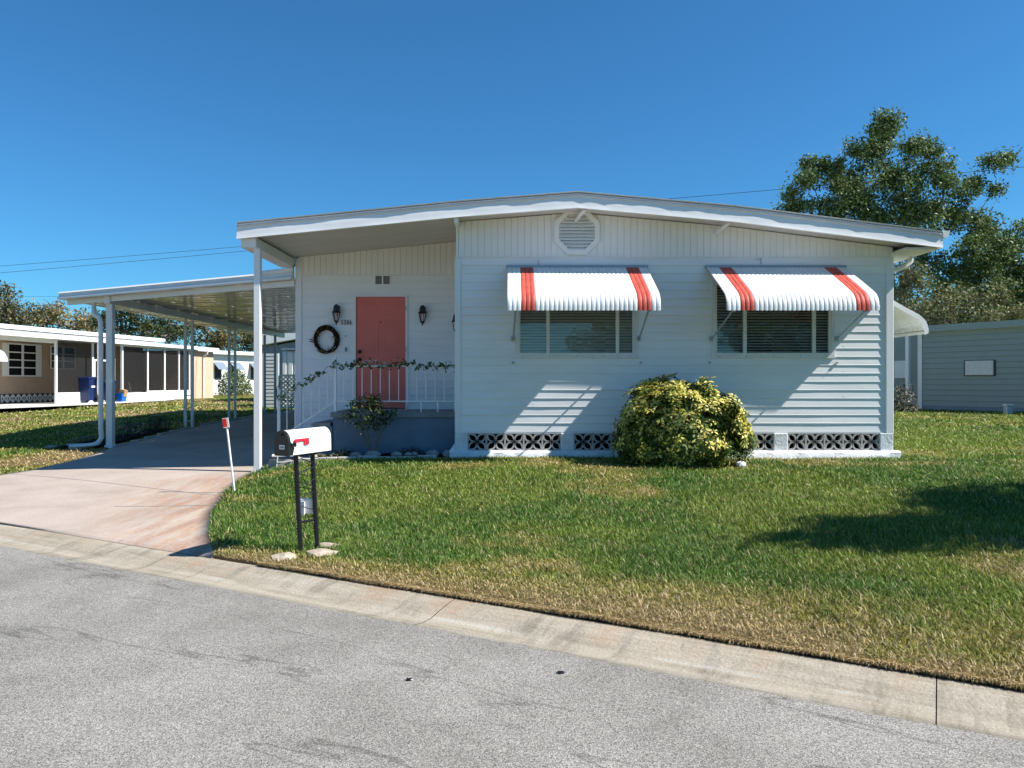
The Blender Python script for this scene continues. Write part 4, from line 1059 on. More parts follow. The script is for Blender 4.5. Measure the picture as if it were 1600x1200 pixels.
# ------------------------------------------------------------------ mailbox on two dark posts
def mailbox():
    bx, by = -1.85, 6.90; g = gz(bx, by); a = math.atan2(-0.855, -0.52)   # front faces the street
    t = thing('mailbox', 'white covered mailbox with black door and red flag on two thin black posts', 'mailbox', (bx, by, g), a)
    # local frame: +x is the front, z up; build in world through the matrix
    Mx = Matrix.Translation((bx, by, g)) @ Matrix.Rotation(a, 4, 'Z') @ Matrix.Rotation(R(1.2), 4, 'Y')
    w, hs, L = 0.083, 0.125, 0.25; z0 = 0.90
    def arch(s, x, zc=0.0): 
        pts = [(x, -w*s, z0+zc), ]; pts = []
        pts.append((x, -w*s, z0-zc))
        for k in range(13):
            th = math.pi*(1-k/12); pts.append((x, w*s*math.cos(th), z0+hs+w*s*math.sin(th)*1.05))
        pts.append((x, w*s, z0-zc)); return pts
    def shell(mb, x0, x1, s, zc=0.0, ends=(True, True), m=0):
        A, B = arch(s, x0, zc), arch(s, x1, zc); n = len(A)
        for k in range(n): j = (k+1) % n; mb.quad(A[k], B[k], B[j], A[j], m)
        if ends[0]: mb.poly(A, m)
        if ends[1]: mb.poly(B[::-1], m)
    mb = MB(); shell(mb, -L, L, 1.0); shell(mb, -L-0.006, -L+0.004, 1.05, 0.004)
    body = mb.xform(Mx).build('body', M['mail_black'], t, smooth=True)
    mb = MB(); shell(mb, L+0.001, L+0.016, 1.06, 0.004); mb.box(L+0.016, L+0.034, -0.012, 0.012, z0+0.17, z0+0.19)
    d = mb.xform(Mx).build('mailbox_door', M['mail_black'], t, smooth=True)
    mb = MB(); mb.box(L+0.017, L+0.020, -0.022, 0.042, z0+0.055, z0+0.092); mb.xform(Mx).build('number_plate', M['plastic_white'], d)
    # white wrap-around cover, notched at the front round the flag pivot
    mb = MB(); s = 1.025; th = 0.003
    def row(x, lo): 
        r = []
        r.append((x, -w*s-0.001, z0+0.002 if not lo else lo)); r.append((x, -w*s-0.001, z0+hs*0.5 if not lo else max(lo, z0+hs*0.5)))
        for k in range(15):
            t_ = math.pi*(1-k/14); r.append((x, w*s*math.cos(t_), z0+hs+w*s*math.sin(t_)*1.07))
        r += [(x, w*s+0.001, z0+hs*0.5), (x, w*s+0.001, z0+0.002)]; return r
    # +y (towards the sun) is the side the camera sees
    rows = []
    for x in np.linspace(-L+0.006, L-0.055, 8): rows.append(row(x, 0))
    mb.grid(np.array(rows))
    r0 = np.array(row(L-0.055, 0)); r1 = np.array(row(L-0.012, 0)); r1[-1] = r0[-1]+np.array([0.02,0,0]); r1[-2] = r0[-2]
    mb.grid(np.array([r0, r1]))
    cov = mb.xform(Mx).build('white_cover', M['mail_white'], t, smooth=True)
    # flag, lying back along the side
    mb = MB(); y = w*s+0.012
    mb.box(L-0.16, L-0.045, y-0.003, y+0.001, z0+0.118, z0+0.140); mb.box(L-0.215, L-0.16, y-0.003, y+0.001, z0+0.083, z0+0.140)
    mb.lathe((L-0.055, y+0.0, z0+0.122), [(0.0,0.012),(0.014,0.010),(0.016,0.0),(0.014,-0.006)], 12, axis='y')
    mb.xform(Mx).build('flag', M['red'], t)
    # notch: dark bracket behind the flag pivot
    mb = MB(); mb.box(L-0.075, L-0.02, w*s+0.002, w*s+0.005, z0+0.075, z0+0.105); mb.xform(Mx).build('flag_bracket', M['mail_black'], t)
    # faded green decal marks and house number on the cover
    mb = MB()
    for (dx, dz, ww, hh, sl) in ((-0.005,0.15,0.010,0.03,0.3),(-0.010,0.12,0.008,0.02,-0.5),(-0.016,0.10,0.016,0.008,0.2),(-0.10,0.14,0.006,0.024,-0.3),(-0.088,0.115,0.010,0.006,0.3)):
        mb.quad((dx,y-0.0065,z0+dz),(dx-ww,y-0.0065,z0+dz+sl*0.01),(dx-ww-sl*0.01,y-0.0065,z0+dz-hh),(dx-sl*0.01,y-0.0065,z0+dz-hh))
    mb.xform(Mx).build('decal', M['green_mark'], cov)
    Mo = Mx @ Matrix.Translation((L-0.075, w*s+0.004, z0+0.022)) @ Matrix.Rotation(R(180), 4, 'Z') @ Matrix.Rotation(R(90), 4, 'X')
    text_mesh('box_number', '5306', 0.042, mat('pale_digit', (0.55,0.56,0.55), 0.5), cov, Mo, 0.0005)
    Mo = Mx @ Matrix.Translation((L+0.0206, 0.010, z0+0.064)) @ Matrix.Rotation(R(90), 4, 'Z') @ Matrix.Rotation(R(90), 4, 'X')
    text_mesh('plate_number', '5306', 0.026, M['number'], d, Mo, 0.0005, 'CENTER')
    mb = MB(); mb.lathe((-0.02, w*s+0.002, z0+0.045), [(0.0,0.003),(0.006,0.002),(0.006,0.0)], 8, axis='y'); mb.xform(Mx).build('screw', M['numgrey'], cov)
    # posts (lean slightly) and wire wound between them
    P1, P2 = ((-1.885,6.85), (-1.77,6.98))
    for (px, py) in (P1, P2):
        mb = MB(); zz = gz(px, py)
        mb.beam((px+0.005,py,zz-0.05),(px-0.045,py+0.0,g+0.90),0.034,0.034); mb.build('post', M['black'], t)
    mb = MB(); q = lambda p, z: (p[0]-0.05*z, p[1], g+z)
    mb.beam(q(P1,0.885), q(P2,0.885), 0.12, 0.02); mb.build('mounting_plate', M['black'], t); mb = MB(); mb.beam(q(P1,0.28), q(P2,0.28), 0.02, 0.02)
    mb.build('cross_brace', M['black'], t)
    mb = MB(); pts = []
    for k in range(120):
        u = k/119; z = 0.30+0.55*u; s_ = 0.5+0.52*math.sin(u*16); p = (P1[0]+(P2[0]-P1[0])*s_-0.05*z, P1[1]+(P2[1]-P1[1])*s_+0.035*math.cos(u*16), g+z)
        pts.append(p)
    mb.tube(pts, 0.0045, 5); pts2 = [(p[0]+0.01, p[1]-0.015, g+0.32+(0.9-(p[2]-g-0.3))*0.9*0.6) for p in pts[::2]]; mb.tube(pts2, 0.0035, 5)
    for z in np.linspace(0.15, 0.8, 26):
        for P in (P1, P2):
            mb.tube([(P[0]-0.05*z-0.021,P[1]-0.02,g+z),(P[0]-0.05*z+0.0,P[1]-0.026,g+z+0.01),(P[0]-0.05*z+0.024,P[1]-0.02,g+z+0.016)], 0.004, 4)
    mb.build('wound_wire', M['wire'], t)
    # small white paper box strapped low between the posts
    mb = MB(); mb.box(-1.935,-1.78,6.97,7.005,g+0.34,g+0.475,bev=0.008); mb.prism([(-1.945,6.965,g+0.30),(-1.88,6.94,g+0.33),(-1.88,6.95,g+0.45),(-1.94,6.97,g+0.44)], (0.0,0.03,0))
    s_ = mb.build('white_tag_board', M['plastic_white'], t)
mailbox()

def rock(mb, c, r, seed, flat=0.5, n=2, jag=0.25):
    """lumpy faceted stone from a subdivided cube-sphere"""
    import bmesh
    bm = bmesh.new(); bmesh.ops.create_icosphere(bm, subdivisions=n, radius=1.0); i = len(mb.v)
    for v in bm.verts:
        p = v.co.copy(); k = 1+jag*mnoise.noise(p*1.3+Vector((seed*3.1,seed,0)))+jag*0.5*mnoise.noise(p*3.1+Vector((0,seed,2)))
        mb.v.append((c[0]+p.x*r[0]*k, c[1]+p.y*r[1]*k, c[2]+max(p.z,-0.5)*r[2]*k))
    for f in bm.faces: mb.f.append(tuple(i+v.index for v in f.verts)); mb.m.append(0)
    bm.free()
def stone(name, label, c, r, seed, m='stone', group=None, rz=0.0, jag=0.25):
    mb = MB(); rock(mb, (0,0,0), r, seed, jag=jag); o = mb.build(name, M[m]); o.location = c; o.rotation_euler = (0,0,rz); tag(o, label, 'stone', group); return o
stone('flat_stone', 'flat buff stone in front of the mailbox posts, leftmost of the three', (-1.97,6.66,gz(-2,6.7)+0.015), (0.115,0.10,0.035), 1, group='flat stones at the mailbox foot', jag=0.35)
stone('flat_stone', 'largest flat buff stone, directly under the right mailbox post', (-1.69,6.80,gz(-1.7,6.86)+0.016), (0.145,0.13,0.035), 2, group='flat stones at the mailbox foot', jag=0.35)
stone('flat_stone', 'small flat stone tucked behind the mailbox posts', (-1.69,7.07,gz(-1.7,7.1)+0.015), (0.10,0.07,0.03), 3, group='flat stones at the mailbox foot', jag=0.35)

def marker():
    x, y = -3.66, 10.15; g = gz(x, y); t = thing('driveway_marker', 'leaning white rod with red reflector at the lawn corner of the driveway', 'marker', (x, y, g))
    mb = MB(); tx = x-0.115; mb.tube([(x,y,g-0.05),(tx,y+0.01,g+0.90)], 0.013, 10); mb.build('rod', M['plastic_white'], t, smooth=True)
    mb = MB(); mb.beam((tx+0.003,y,g+0.86),(tx-0.017,y,g+0.99),0.012,0.078,up=(1,0,0)); h = mb.build('reflector_case', M['plastic_white'], t)
    mb = MB(); mb.beam((tx+0.001,y-0.042,g+0.872),(tx-0.015,y-0.042,g+0.980),0.052,0.004,up=(0,1,0)); mb.build('reflector', M['reflector'], h)
marker()

def bench():
    x0, y0 = -3.78, 12.02; g = gz(x0+0.2, y0); t = thing('step_stool', 'low weathered white stool with board top beside the porch post', 'stool', (x0+0.2, y0+0.1, g))
    mb = MB(); z = g+0.21
    for k in range(3): mb.box(x0, x0+0.42, y0+0.075*k, y0+0.075*k+0.065, z-0.022, z, bev=0.004)
    mb.build('seat', M['wgrey'], t)
    for a in (x0+0.09, x0+0.39):
        for b in (y0+0.01, y0+0.20):
            mb = MB(); mb.beam((a,b,z-0.02),(a-0.02,b,gz(a,b)-0.01),0.018,0.018); mb.build('leg', M['wgrey'], t)
    mb = MB(); mb.beam((x0+0.08,y0+0.0,g+0.10),(x0+0.38,y0+0.0,g+0.12),0.014,0.014); mb.build('stretcher', M['wgrey'], t)
    mb = MB(); rr = random.Random(3)
    for k in range(4): mb.box(x0-0.06+0.01*k, x0+0.06+0.25, y0+0.03, y0+0.20, g+0.0+0.035*k, g+0.03+0.035*k, bev=0.005)
    t.rotation_euler.z = R(16)
    o = mb.build('stacked_boards', M['board']); tag(o, 'weathered grey boards stacked under the low white stool', 'boards')
bench()

def bed():
    n = 40; mb = MB(); P = []
    for x in np.linspace(-3.75, -0.99, n):
        P.append([(x, y, gz(x, y)+0.035+0.025*mnoise.noise(Vector((x*6,y*6,0)))) for y in np.linspace(12.30, 12.84, 8)])
    mb.grid(np.array(P)); o = mb.build('mulch', M['mulch'], smooth=True); tag(o, kind='stuff', label='dark mulch in the flower bed before the porch')
    lab = ['first pale edging paver beside the stool','second pale edging paver from the stool','third pale edging paver behind the mailbox','edging paver below the bare left side of the porch shrub','edging paver below the stems of the porch shrub','edging paver right of the porch shrub','edging paver before the two grey stones of the bed','last edging paver next to the white house corner']
    for k in range(8):
        x = -3.58+0.318*k; y = 12.26-0.006*(k-3)**2*0.3; mb = MB(); mb.box(-0.152, 0.152, -0.045, 0.045, -0.06, 0.055, bev=0.008); o = mb.build('edging_paver', M['paver'])
        o.location = (x, y, gz(x, y)+0.012*math.sin(k*2)); o.rotation_euler = (R(1.5*math.sin(k*3)), R(1.3*math.cos(k*5)), R(2*math.sin(k*7))); tag(o, lab[k], 'edging', 'pale pavers edging the porch flower bed')
    S = [(-3.46,12.42,0.085,0.05,0.045,'stone','small pinkish stone at the left end of the bed beside the stool'),(-3.22,12.44,0.075,0.05,0.05,'stone','second pinkish stone of the bed, behind the mailbox box'),
         (-2.53,12.42,0.105,0.06,0.05,'stone_grey','oblong buff grey stone left of the porch shrub stems'),(-2.25,12.42,0.13,0.08,0.08,'stone_grey','largest stone of the bed, below the porch shrub stems'),
         (-1.86,12.40,0.10,0.06,0.055,'stone_grey','grey stone right of the porch shrub, left of the mound'),(-1.68,12.42,0.08,0.05,0.04,'stone_grey','low grey stone in the middle right of the bed'),
         (-1.28,12.42,0.10,0.07,0.08,'stone_grey','round banded stone near the right end of the bed'),(-1.05,12.38,0.07,0.06,0.075,'stone_grey','dark stone against the white corner of the house'),(-1.58,12.44,0.06,0.05,0.05,'stone_grey','small upright grey stone between the low stone and the banded stone')]
    for k, (x, y, a, b, c, m, l) in enumerate(S): stone('bed_stone', l, (x, y, gz(x,y)+0.06), (a, b, c), 11+k, m, 'stones in the porch flower bed')
bed()

# ------------------------------------------------------------------ plants
def porch_shrub():
    x, y = -2.26, 12.52; g = gz(x, y); t = thing('shrub', 'leggy dark green shrub with bare stems against the blue porch wall', 'shrub', (x, y, g))
    mb = MB(); tips = []; rr = random.Random(12)
    main = [((x-0.02,y,g),(x-0.12,y,g+0.28),(x-0.30,y-0.02,g+0.52),(x-0.42,y-0.02,g+0.66)),((x,y,g),(x-0.06,y,g+0.25),(x-0.12,y,g+0.50),(x-0.10,y,g+0.80)),
            ((x+0.03,y,g),(x+0.06,y,g+0.30),(x+0.05,y,g+0.55),(x+0.02,y,g+0.86)),((x+0.03,y,g),(x+0.07,y,g+0.3),(x+0.20,y,g+0.52),(x+0.30,y,g+0.64)),((x-0.12,y,g+0.28),(x-0.24,y+0.02,g+0.58),(x-0.34,y,g+0.80))]
    for p in main:
        mb.tube(p, [0.018,0.014,0.010,0.006][:len(p)], 7); tips.append(p[-1]); tips.append(p[-2])
    mb.build('stem', M['bark'], t, smooth=True)
    g2 = np.random.default_rng(3); cen = []
    for c, r, n in (((-0.40,0,0.68),0.11,70),((-0.30,0,0.86),0.12,90),((-0.10,0,0.88),0.14,150),((0.04,0,0.80),0.14,140),((0.02,0,0.95),0.10,70),((0.27,0,0.70),0.11,80),((0.16,0,0.62),0.11,80),((-0.08,0,0.62),0.12,90),((-0.22,0,0.55),0.09,40),((0.06,0,0.52),0.08,40)):
        cen.append(np.array([x,y,g])+np.array(c)+g2.normal(size=(n,3))*r*0.55*np.array([1,0.8,0.9]))
    V, F, c = leaves(np.concatenate(cen), 0.062, [(0.045,0.075,0.025),(0.07,0.11,0.035),(0.03,0.05,0.02),(0.12,0.14,0.05)], g=g2, aspect=2.0)
    raw_mesh('foliage', V, F, M['leaf'], c, parent=t)
porch_shrub()
def mound(name, label, x, y, rx, rz_, n, pal, size=0.04, cat='plant', seed=0, base=None, droop=0.0, stems=True, ry=None):
    g = gz(x, y) if base is None else base; t = thing(name, label, cat, (x, y, g)); g2 = np.random.default_rng(seed+40)
    u = rand_unit(n, g2); u[:,2] = np.abs(u[:,2]); r = g2.random(n)**0.35
    lump = 1+0.22*np.array([mnoise.noise(Vector(v*2.2)+Vector((seed,0,0))) for v in u])
    P = np.array([x,y,g])+u*r[:,None]*lump[:,None]*np.array([rx,ry or rx,rz_])
    V, F, c = leaves(P, size, pal, g=g2, aspect=2.2, droop=droop); raw_mesh('foliage', V, F, M['leaf'], c, parent=t)
    if stems:
        mb = MB(); rr = random.Random(seed)
        for k in range(9):
            a = rr.uniform(0, 6.28); e = rr.uniform(0.4, 0.9); mb.tube([(x+0.03*math.cos(a),y+0.03*math.sin(a),g-0.03),(x+rx*0.4*e*math.cos(a),y+rx*0.4*e*math.sin(a),g+rz_*0.5),(x+rx*0.8*e*math.cos(a),y+rx*0.8*e*math.sin(a),g+rz_*0.85)], [0.015,0.01,0.005], 5)
        mb.build('stem', M['bark'], t)
    return t
mound('low_plant', 'low dark creeping plant in the bed at the foot of the blue porch wall', -1.66, 12.62, 0.30, 0.17, 500, [(0.03,0.045,0.02),(0.045,0.06,0.03),(0.06,0.045,0.03)], 0.03, seed=1)
mound('low_plant', 'sparse yellow green weeds in the sunlit left end of the porch bed', -3.0, 12.45, 0.28, 0.10, 220, [(0.16,0.17,0.04),(0.10,0.13,0.03),(0.25,0.2,0.1)], 0.035, seed=2)
mound('low_plant', 'dark plant in the bed between the shrub and the porch steps', -2.75, 12.62, 0.22, 0.16, 260, [(0.03,0.05,0.02),(0.05,0.07,0.03)], 0.035, seed=3)

def big_bush():
    x, y = 2.56, 11.52; g = gz(x, y); t = thing('variegated_bush', 'rounded yellow variegated bush on the lawn before the white siding', 'bush', (x, y, g)); g2 = np.random.default_rng(77)
    lobes = [((-0.50,0.0,0.70),(0.40,0.42,0.46),1.1),((-0.34,0.05,0.98),(0.34,0.38,0.28),0.9),((0.26,0.0,0.90),(0.26,0.40,0.32),0.7),((0.58,0.0,0.62),(0.34,0.42,0.34),0.9),((-0.70,-0.05,0.38),(0.32,0.40,0.32),0.8),((0.74,-0.05,0.40),(0.28,0.36,0.28),0.6),((0.0,-0.15,0.52),(0.62,0.46,0.46),1.4),((0.25,-0.22,0.30),(0.60,0.38,0.28),0.8),((-0.40,-0.18,0.26),(0.60,0.38,0.24),0.8)]
    for k in range(60):   # uneven shoots standing out of the mass
        th = g2.uniform(0.15, math.pi-0.15); a = 0.80+0.18*g2.random(); r = g2.uniform(0.06, 0.17)
        lobes.append(((0.92*a*math.cos(th)+0.05*g2.normal(), g2.uniform(-0.45,0.2), 0.22+0.93*a*math.sin(th)**0.8*(1.06 if math.cos(th) < 0 else 0.92)+0.085*g2.normal()), (r*0.7,r*0.7,r*1.4), 0.05))
    cen = []; col = []
    per = 980
    for (c, r, w) in lobes:
        n = max(10, int(per*w*0.62)); u = rand_unit(n, g2); k = 0.40+0.66*g2.random(n)**0.5
        lump = 1+0.42*np.array([mnoise.noise(Vector(v*2.6)+Vector(c)*3) for v in u])
        P = np.array(c)+u*(k*lump)[:,None]*np.array(r); ok = P[:,2] > 0.03
        cen.append(P[ok]); col.append(np.clip((k[ok]-0.55)/0.45, 0, 1))
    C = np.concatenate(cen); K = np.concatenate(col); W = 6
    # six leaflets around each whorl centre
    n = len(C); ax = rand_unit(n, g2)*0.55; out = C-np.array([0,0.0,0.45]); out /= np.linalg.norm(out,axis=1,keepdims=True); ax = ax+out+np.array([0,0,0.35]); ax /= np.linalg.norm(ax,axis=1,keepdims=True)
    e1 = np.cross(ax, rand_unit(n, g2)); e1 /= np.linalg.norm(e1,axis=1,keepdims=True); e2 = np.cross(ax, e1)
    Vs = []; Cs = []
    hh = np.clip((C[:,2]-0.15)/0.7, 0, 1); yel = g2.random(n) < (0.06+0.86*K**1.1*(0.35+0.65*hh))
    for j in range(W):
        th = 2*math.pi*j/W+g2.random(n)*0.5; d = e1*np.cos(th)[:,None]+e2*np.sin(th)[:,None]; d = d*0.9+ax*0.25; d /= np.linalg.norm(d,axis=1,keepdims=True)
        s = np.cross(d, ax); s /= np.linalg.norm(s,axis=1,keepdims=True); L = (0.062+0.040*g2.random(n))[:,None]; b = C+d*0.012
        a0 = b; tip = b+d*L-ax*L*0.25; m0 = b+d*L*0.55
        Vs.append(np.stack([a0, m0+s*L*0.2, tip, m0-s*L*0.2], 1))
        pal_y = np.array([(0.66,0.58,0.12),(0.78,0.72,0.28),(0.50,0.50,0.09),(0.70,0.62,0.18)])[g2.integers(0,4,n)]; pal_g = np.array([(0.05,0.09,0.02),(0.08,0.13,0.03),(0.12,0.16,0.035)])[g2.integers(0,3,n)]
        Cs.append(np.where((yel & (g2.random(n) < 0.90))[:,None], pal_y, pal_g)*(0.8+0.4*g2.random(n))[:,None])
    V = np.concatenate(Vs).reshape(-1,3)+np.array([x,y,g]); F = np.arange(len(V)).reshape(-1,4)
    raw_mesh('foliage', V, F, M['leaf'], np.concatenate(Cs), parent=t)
    mb = MB(); rr = random.Random(5)
    for k in range(16):
        a = rr.uniform(0,6.28); e = rr.uniform(0.3,0.8); mb.tube([(x+0.1*math.cos(a),y+0.1*math.sin(a),g-0.05),(x+0.4*e*math.cos(a),y+0.35*e*math.sin(a),g+0.45),(x+0.8*e*math.cos(a),y+0.5*e*math.sin(a),g+0.95)], [0.022,0.015,0.006], 6)
    mb.build('stem', M['bark'], t)
big_bush()
stone('white_rock', 'small white rock at the right foot of the variegated bush', (3.33,11.15,gz(3.3,11.15)+0.05), (0.07,0.06,0.07), 51, 'footing')
def left_bed():
    # planting strip beside the carport post, in its shade
    P = [(-9.30,15.55),(-8.45,15.65),(-8.42,17.0),(-8.48,19.2),(-8.95,19.2),(-9.25,17.4)]
    mb = MB(); mb.poly([(x,y,gz(x,y)+0.05) for x,y in P]); o = mb.build('mulch', M['mulch']); tag(o, kind='stuff', label='dark mulch strip beside the carport post')
    mb = MB()
    for k in range(16):
        y = 15.95+0.62*k; x = -8.20
        if k in (6,): continue
        mb.box(x-0.045, x+0.035, y, y+0.60, gz(x,y)-0.05, gz(x,y)+0.055, bev=0.01)
    o = mb.build('kerb_edging', M['paver']); tag(o, kind='structure')
    stone('bed_stone', 'flat stone at the far left end of the downspout', (-9.45,15.75,gz(-9.40,15.7)+0.03), (0.13,0.09,0.05), 31, 'stone_grey')
    mb = MB(); mb.box(-9.25,-8.68,15.92,16.10,gz(-9.00,16)-0.02,gz(-9.00,16)+0.07,bev=0.01); o = mb.build('concrete_block', M['paver']); tag(o, 'low concrete block lying behind the bottom run of the carport downspout', 'block')
    mb = MB()
    for k in range(5):
        mb.tube([(-9.50+0.16*k,16.5+0.05*k,gz(-9.30,16.5)+0.05),(-9.35+0.18*k,16.55,gz(-9.30,16.5)+0.12+0.03*k),(-9.15+0.2*k,16.6,gz(-9.30,16.5)+0.16+0.05*k)], 0.018, 6)
    o = mb.build('branch', M['bark']); tag(o, 'dead branches lying in the shaded bed behind the downspout', 'branch')
    mound('white_flower_plant', 'low plant with white blossoms in the shaded bed right of the carport corner post', -8.85, 17.9, 0.30, 0.42, 420, [(0.04,0.06,0.03),(0.05,0.08,0.04),(0.45,0.45,0.40)], 0.055, seed=6)
    mound('low_plant', 'dark low plant behind the white blossoms in the shaded bed', -8.68, 18.8, 0.32, 0.40, 420, [(0.03,0.045,0.02),(0.04,0.06,0.03)], 0.05, seed=7)
    t = thing('garden_hoops', 'row of small black wire hoops standing in the shaded flower bed', 'edging', (-8.90,19.0,gz(-8.90,19.0)))
    for k in range(4):
        mb = MB(); cx = -9.32+0.24*k; b = gz(-8.90,19.0); mb.tube([(cx-0.13,19.0,b-0.02),(cx-0.13,19.0,b+0.24)]+[(cx+0.13*math.cos(math.pi*(1-j/10)),19.0,b+0.24+0.13*math.sin(math.pi*(1-j/10))) for j in range(11)]+[(cx+0.13,19.0,b-0.02)], 0.008, 5)
        mb.build('hoop', M['black'], t)
left_bed()
# ------------------------------------------------------------------ neighbours
def lbox(mb, Mx, *a, m=0, bev=0.0):
    t = MB(); t.box(*a, m=m, bev=bev); t.xform(Mx); i = len(mb.v); mb.v += t.v; mb.f += [tuple(i+k for k in f) for f in t.f]; mb.m += t.m
def left_neighbour():
    # local frame: x runs outward (towards our carport), y along the wall away from the street
    a = math.atan2(0.15, 0.99); g = 0.66
    t = thing('beige_home', 'beige single storey home with white flat roofs and dark screened porch beyond the lawn', 'house', (-20,30,g), -a)
    Mx = wloc(t)
    def B(name, boxes, m, parent=t, bev=0.0):
        o = None
        for b in boxes: mb = MB(); lbox(mb, Mx, *b, bev=bev); o = mb.build(name, m, parent)
        return o
    B('wall', [(-6,-2.9,-7,13.2,0.0,2.95)], M['beige'])
    B('end_room', [(-5.9,0.0,13.2,15.6,0.0,2.72)], M['beige_sunlit'])
    B('lower_roof', [(-2.9,0.30,-7,15.6,2.86,2.93)], M['nwhite'])
    B('lower_fascia', [(0.301,0.36,-7.02,15.62,2.76,2.935)], M['gutter'])
    B('upper_wall', [(-6.0,-2.45,-7,13.9,2.951,3.22)], M['nwhite'])
    B('upper_roof', [(-7,-2.25,-7.2,14.3,3.26,3.44)], M['gutter'])
    B('header_panel', [(-0.42,-0.36,-7,3.3,2.62,2.85)], M['nwhite'])
    # windows: four-row awning windows
    def win(y0, y1, z0, z1, cols, rows, shut=True):
        x = -2.895; w = B('window', [(x,x+0.03,y0,y1,z0,z1)], M['dark'])
        bars = []; mbw = MB()
        bars = [(x+0.03,x+0.07,y0-0.06,y0,z0-0.06,z1+0.06),(x+0.03,x+0.07,y1,y1+0.06,z0-0.06,z1+0.06),(x+0.03,x+0.07,y0,y1,z0-0.06,z0),(x+0.03,x+0.07,y0,y1,z1,z1+0.06)]
        for c in range(1, cols): yy = y0+(y1-y0)*c/cols; bars.append((x+0.031,x+0.065,yy-0.05,yy+0.05,z0,z1))
        for r in range(1, rows): zz = z0+(z1-z0)*r/rows; bars.append((x+0.031,x+0.060,y0,y1,zz-0.025,zz+0.025))
        for b in bars: lbox(mbw, Mx, *b)
        mbw.build('frame', M['nwhite'], w)
        if shut: 
            B('shutter', [(x+0.0,x+0.06,y0-0.32,y0-0.07,z0-0.06,z1+0.06),(x,x+0.06,y1+0.07,y1+0.33,z0-0.06,z1+0.06)], M['nwhite'], w)
    win(3.6, 5.2, 1.25, 2.62, 2, 4); win(6.15, 7.7, 1.62, 2.62, 2, 3, False)
    # pierced block band at the foot
    bl = []; 
    mb = MB()
    for k in range(12):
        y = 3.2+k*0.32; x0 = -2.87
        for s in (-1, 1):
            for q in (0, 1):
                A = Mx @ Vector((x0+0.02, y+0.16+s*0.15, 0.04+0.34*q)); Bp = Mx @ Vector((x0+0.02, y+0.16, 0.21)); mb.beam(A, Bp, 0.03, 0.05)
        A = Mx @ Vector((x0+0.02, y, 0.03)); Bp = Mx @ Vector((x0+0.02, y, 0.36)); mb.beam(A, Bp, 0.03, 0.04, up=(1,0,0))
    mb.build('breeze_block_band', M['nwhite'], t)
    B('band_backing', [(-2.898,-2.875,3.1,7.1,0.0,0.42)], M['interior'])
    # recessed screen with knee wall, then the outer screened porch
    B('knee_wall', [(-0.35,-0.30,3.4,5.6,0.0,0.48)], M['nwhite'])
    B('insect_screen', [(-0.33,-0.32,3.4,7.2,0.49,2.75)], M['screen'])
    B('porch_frame', [(-0.36,-0.28,3.30,3.40,0,2.76),(-0.36,-0.28,5.60,5.70,0,2.76),(-0.36,-0.28,7.10,7.20,0,2.76),(-0.36,-0.28,5.70,7.10,1.92,2.0)], M['nwhite'])
    mb = MB()
    for b in [(-0.345,-0.29,5.72,5.82,0.02,1.91),(-0.345,-0.29,6.98,7.08,0.02,1.91),(-0.345,-0.29,5.82,6.98,0.02,0.25),(-0.345,-0.29,5.82,6.98,0.9,0.98)]: lbox(mb, Mx, *b)
    mb.build('screen_door', M['nwhite'], t)
    B('knee_wall', [(0.0,0.05,7.3,9.2,0.0,0.42),(0.0,0.05,9.3,13.1,0.0,0.50)], M['nwhite'])
    ys = [7.22,9.2,10.65,11.95,12.95]
    B('porch_frame', [(-0.02,0.07,y,y+0.10,0,2.76) for y in ys]+[(0.0,0.06,7.2,13.1,2.68,2.76)], M['nwhite'])
    B('insect_screen', [(0.02,0.03,7.3,13.0,0.5,2.70)], M['screen'])
    mb = MB(); P = lambda x, y, z: tuple(Mx @ Vector((x,y,z)))
    mb.tube([P(0.34,5.2,2.80),P(0.32,5.2,2.6),P(0.32,5.2,0.45),P(0.34,5.2,0.35),P(0.55,5.15,0.05)], 0.055, 8); mb.build('downspout', M['gutter'], t, smooth=True)
    mb = MB(); mb.tube([P(0.34,14.4,2.78),P(0.30,14.4,2.55),P(0.12,14.4,2.45),P(0.08,14.4,2.3),P(0.08,14.4,0.1)], 0.05, 8); mb.build('downspout', M['gutter'], t, smooth=True)
    # near rolled awning and lit wall end poking in at the frame edge
    mb = MB()
    pr = [(0.0,2.55),(0.5,2.40),(0.85,2.22),(1.0,2.0),(1.02,1.86)]
    G_ = [[P(a,y,b-0.14) for a, b in pr] for y in (-3.2,-0.75)]
    mb.grid(np.array(G_)); 
    pts = [P(a,-0.75,b-0.14) for a,b in pr]+[P(0.0,-0.75,1.72)]; mb.poly(pts)
    mb.build('awning', M['awn_white'], t, smooth=True)
    # slab beside the house
    mb = MB(); mb.poly([P(x,y,-0.012) for x,y in ((-2.9,-9),(2.0,-9),(2.0,3),(1.1,7.5),(0.9,9.3),(0.0,13.0),(-2.9,13.0))]); 
    v = mb.v
    s = mb.build('neighbour_slab', M['slab']); tag(s, kind='structure')
    for vt in s.data.vertices: vt.co.z = max(vt.co.z, gz(vt.co.x, vt.co.y)+0.05)
    # bins
    def binn(x, y, w, h, label):
        b = thing('wheeled_bin', label, 'bin', P(x,y,0.02), -a); My = wloc(b)
        mb = MB(); n = 4; r0 = [(-w/2*0.8,-w/2*0.8),(w/2*0.8,-w/2*0.8),(w/2*0.8,w/2*0.8),(-w/2*0.8,w/2*0.8)]; r1 = [(-w/2,-w/2),(w/2,-w/2),(w/2,w/2),(-w/2,w/2)]
        q0 = [(px,py,0.08) for px,py in r0]; q1 = [(px,py,h) for px,py in r1]
        for k in range(4): j = (k+1)%4; mb.quad(q0[k],q0[j],q1[j],q1[k])
        mb.poly(q0[::-1]); mb.poly(q1); mb.xform(My).build('bin_body', M['binblue'], b)
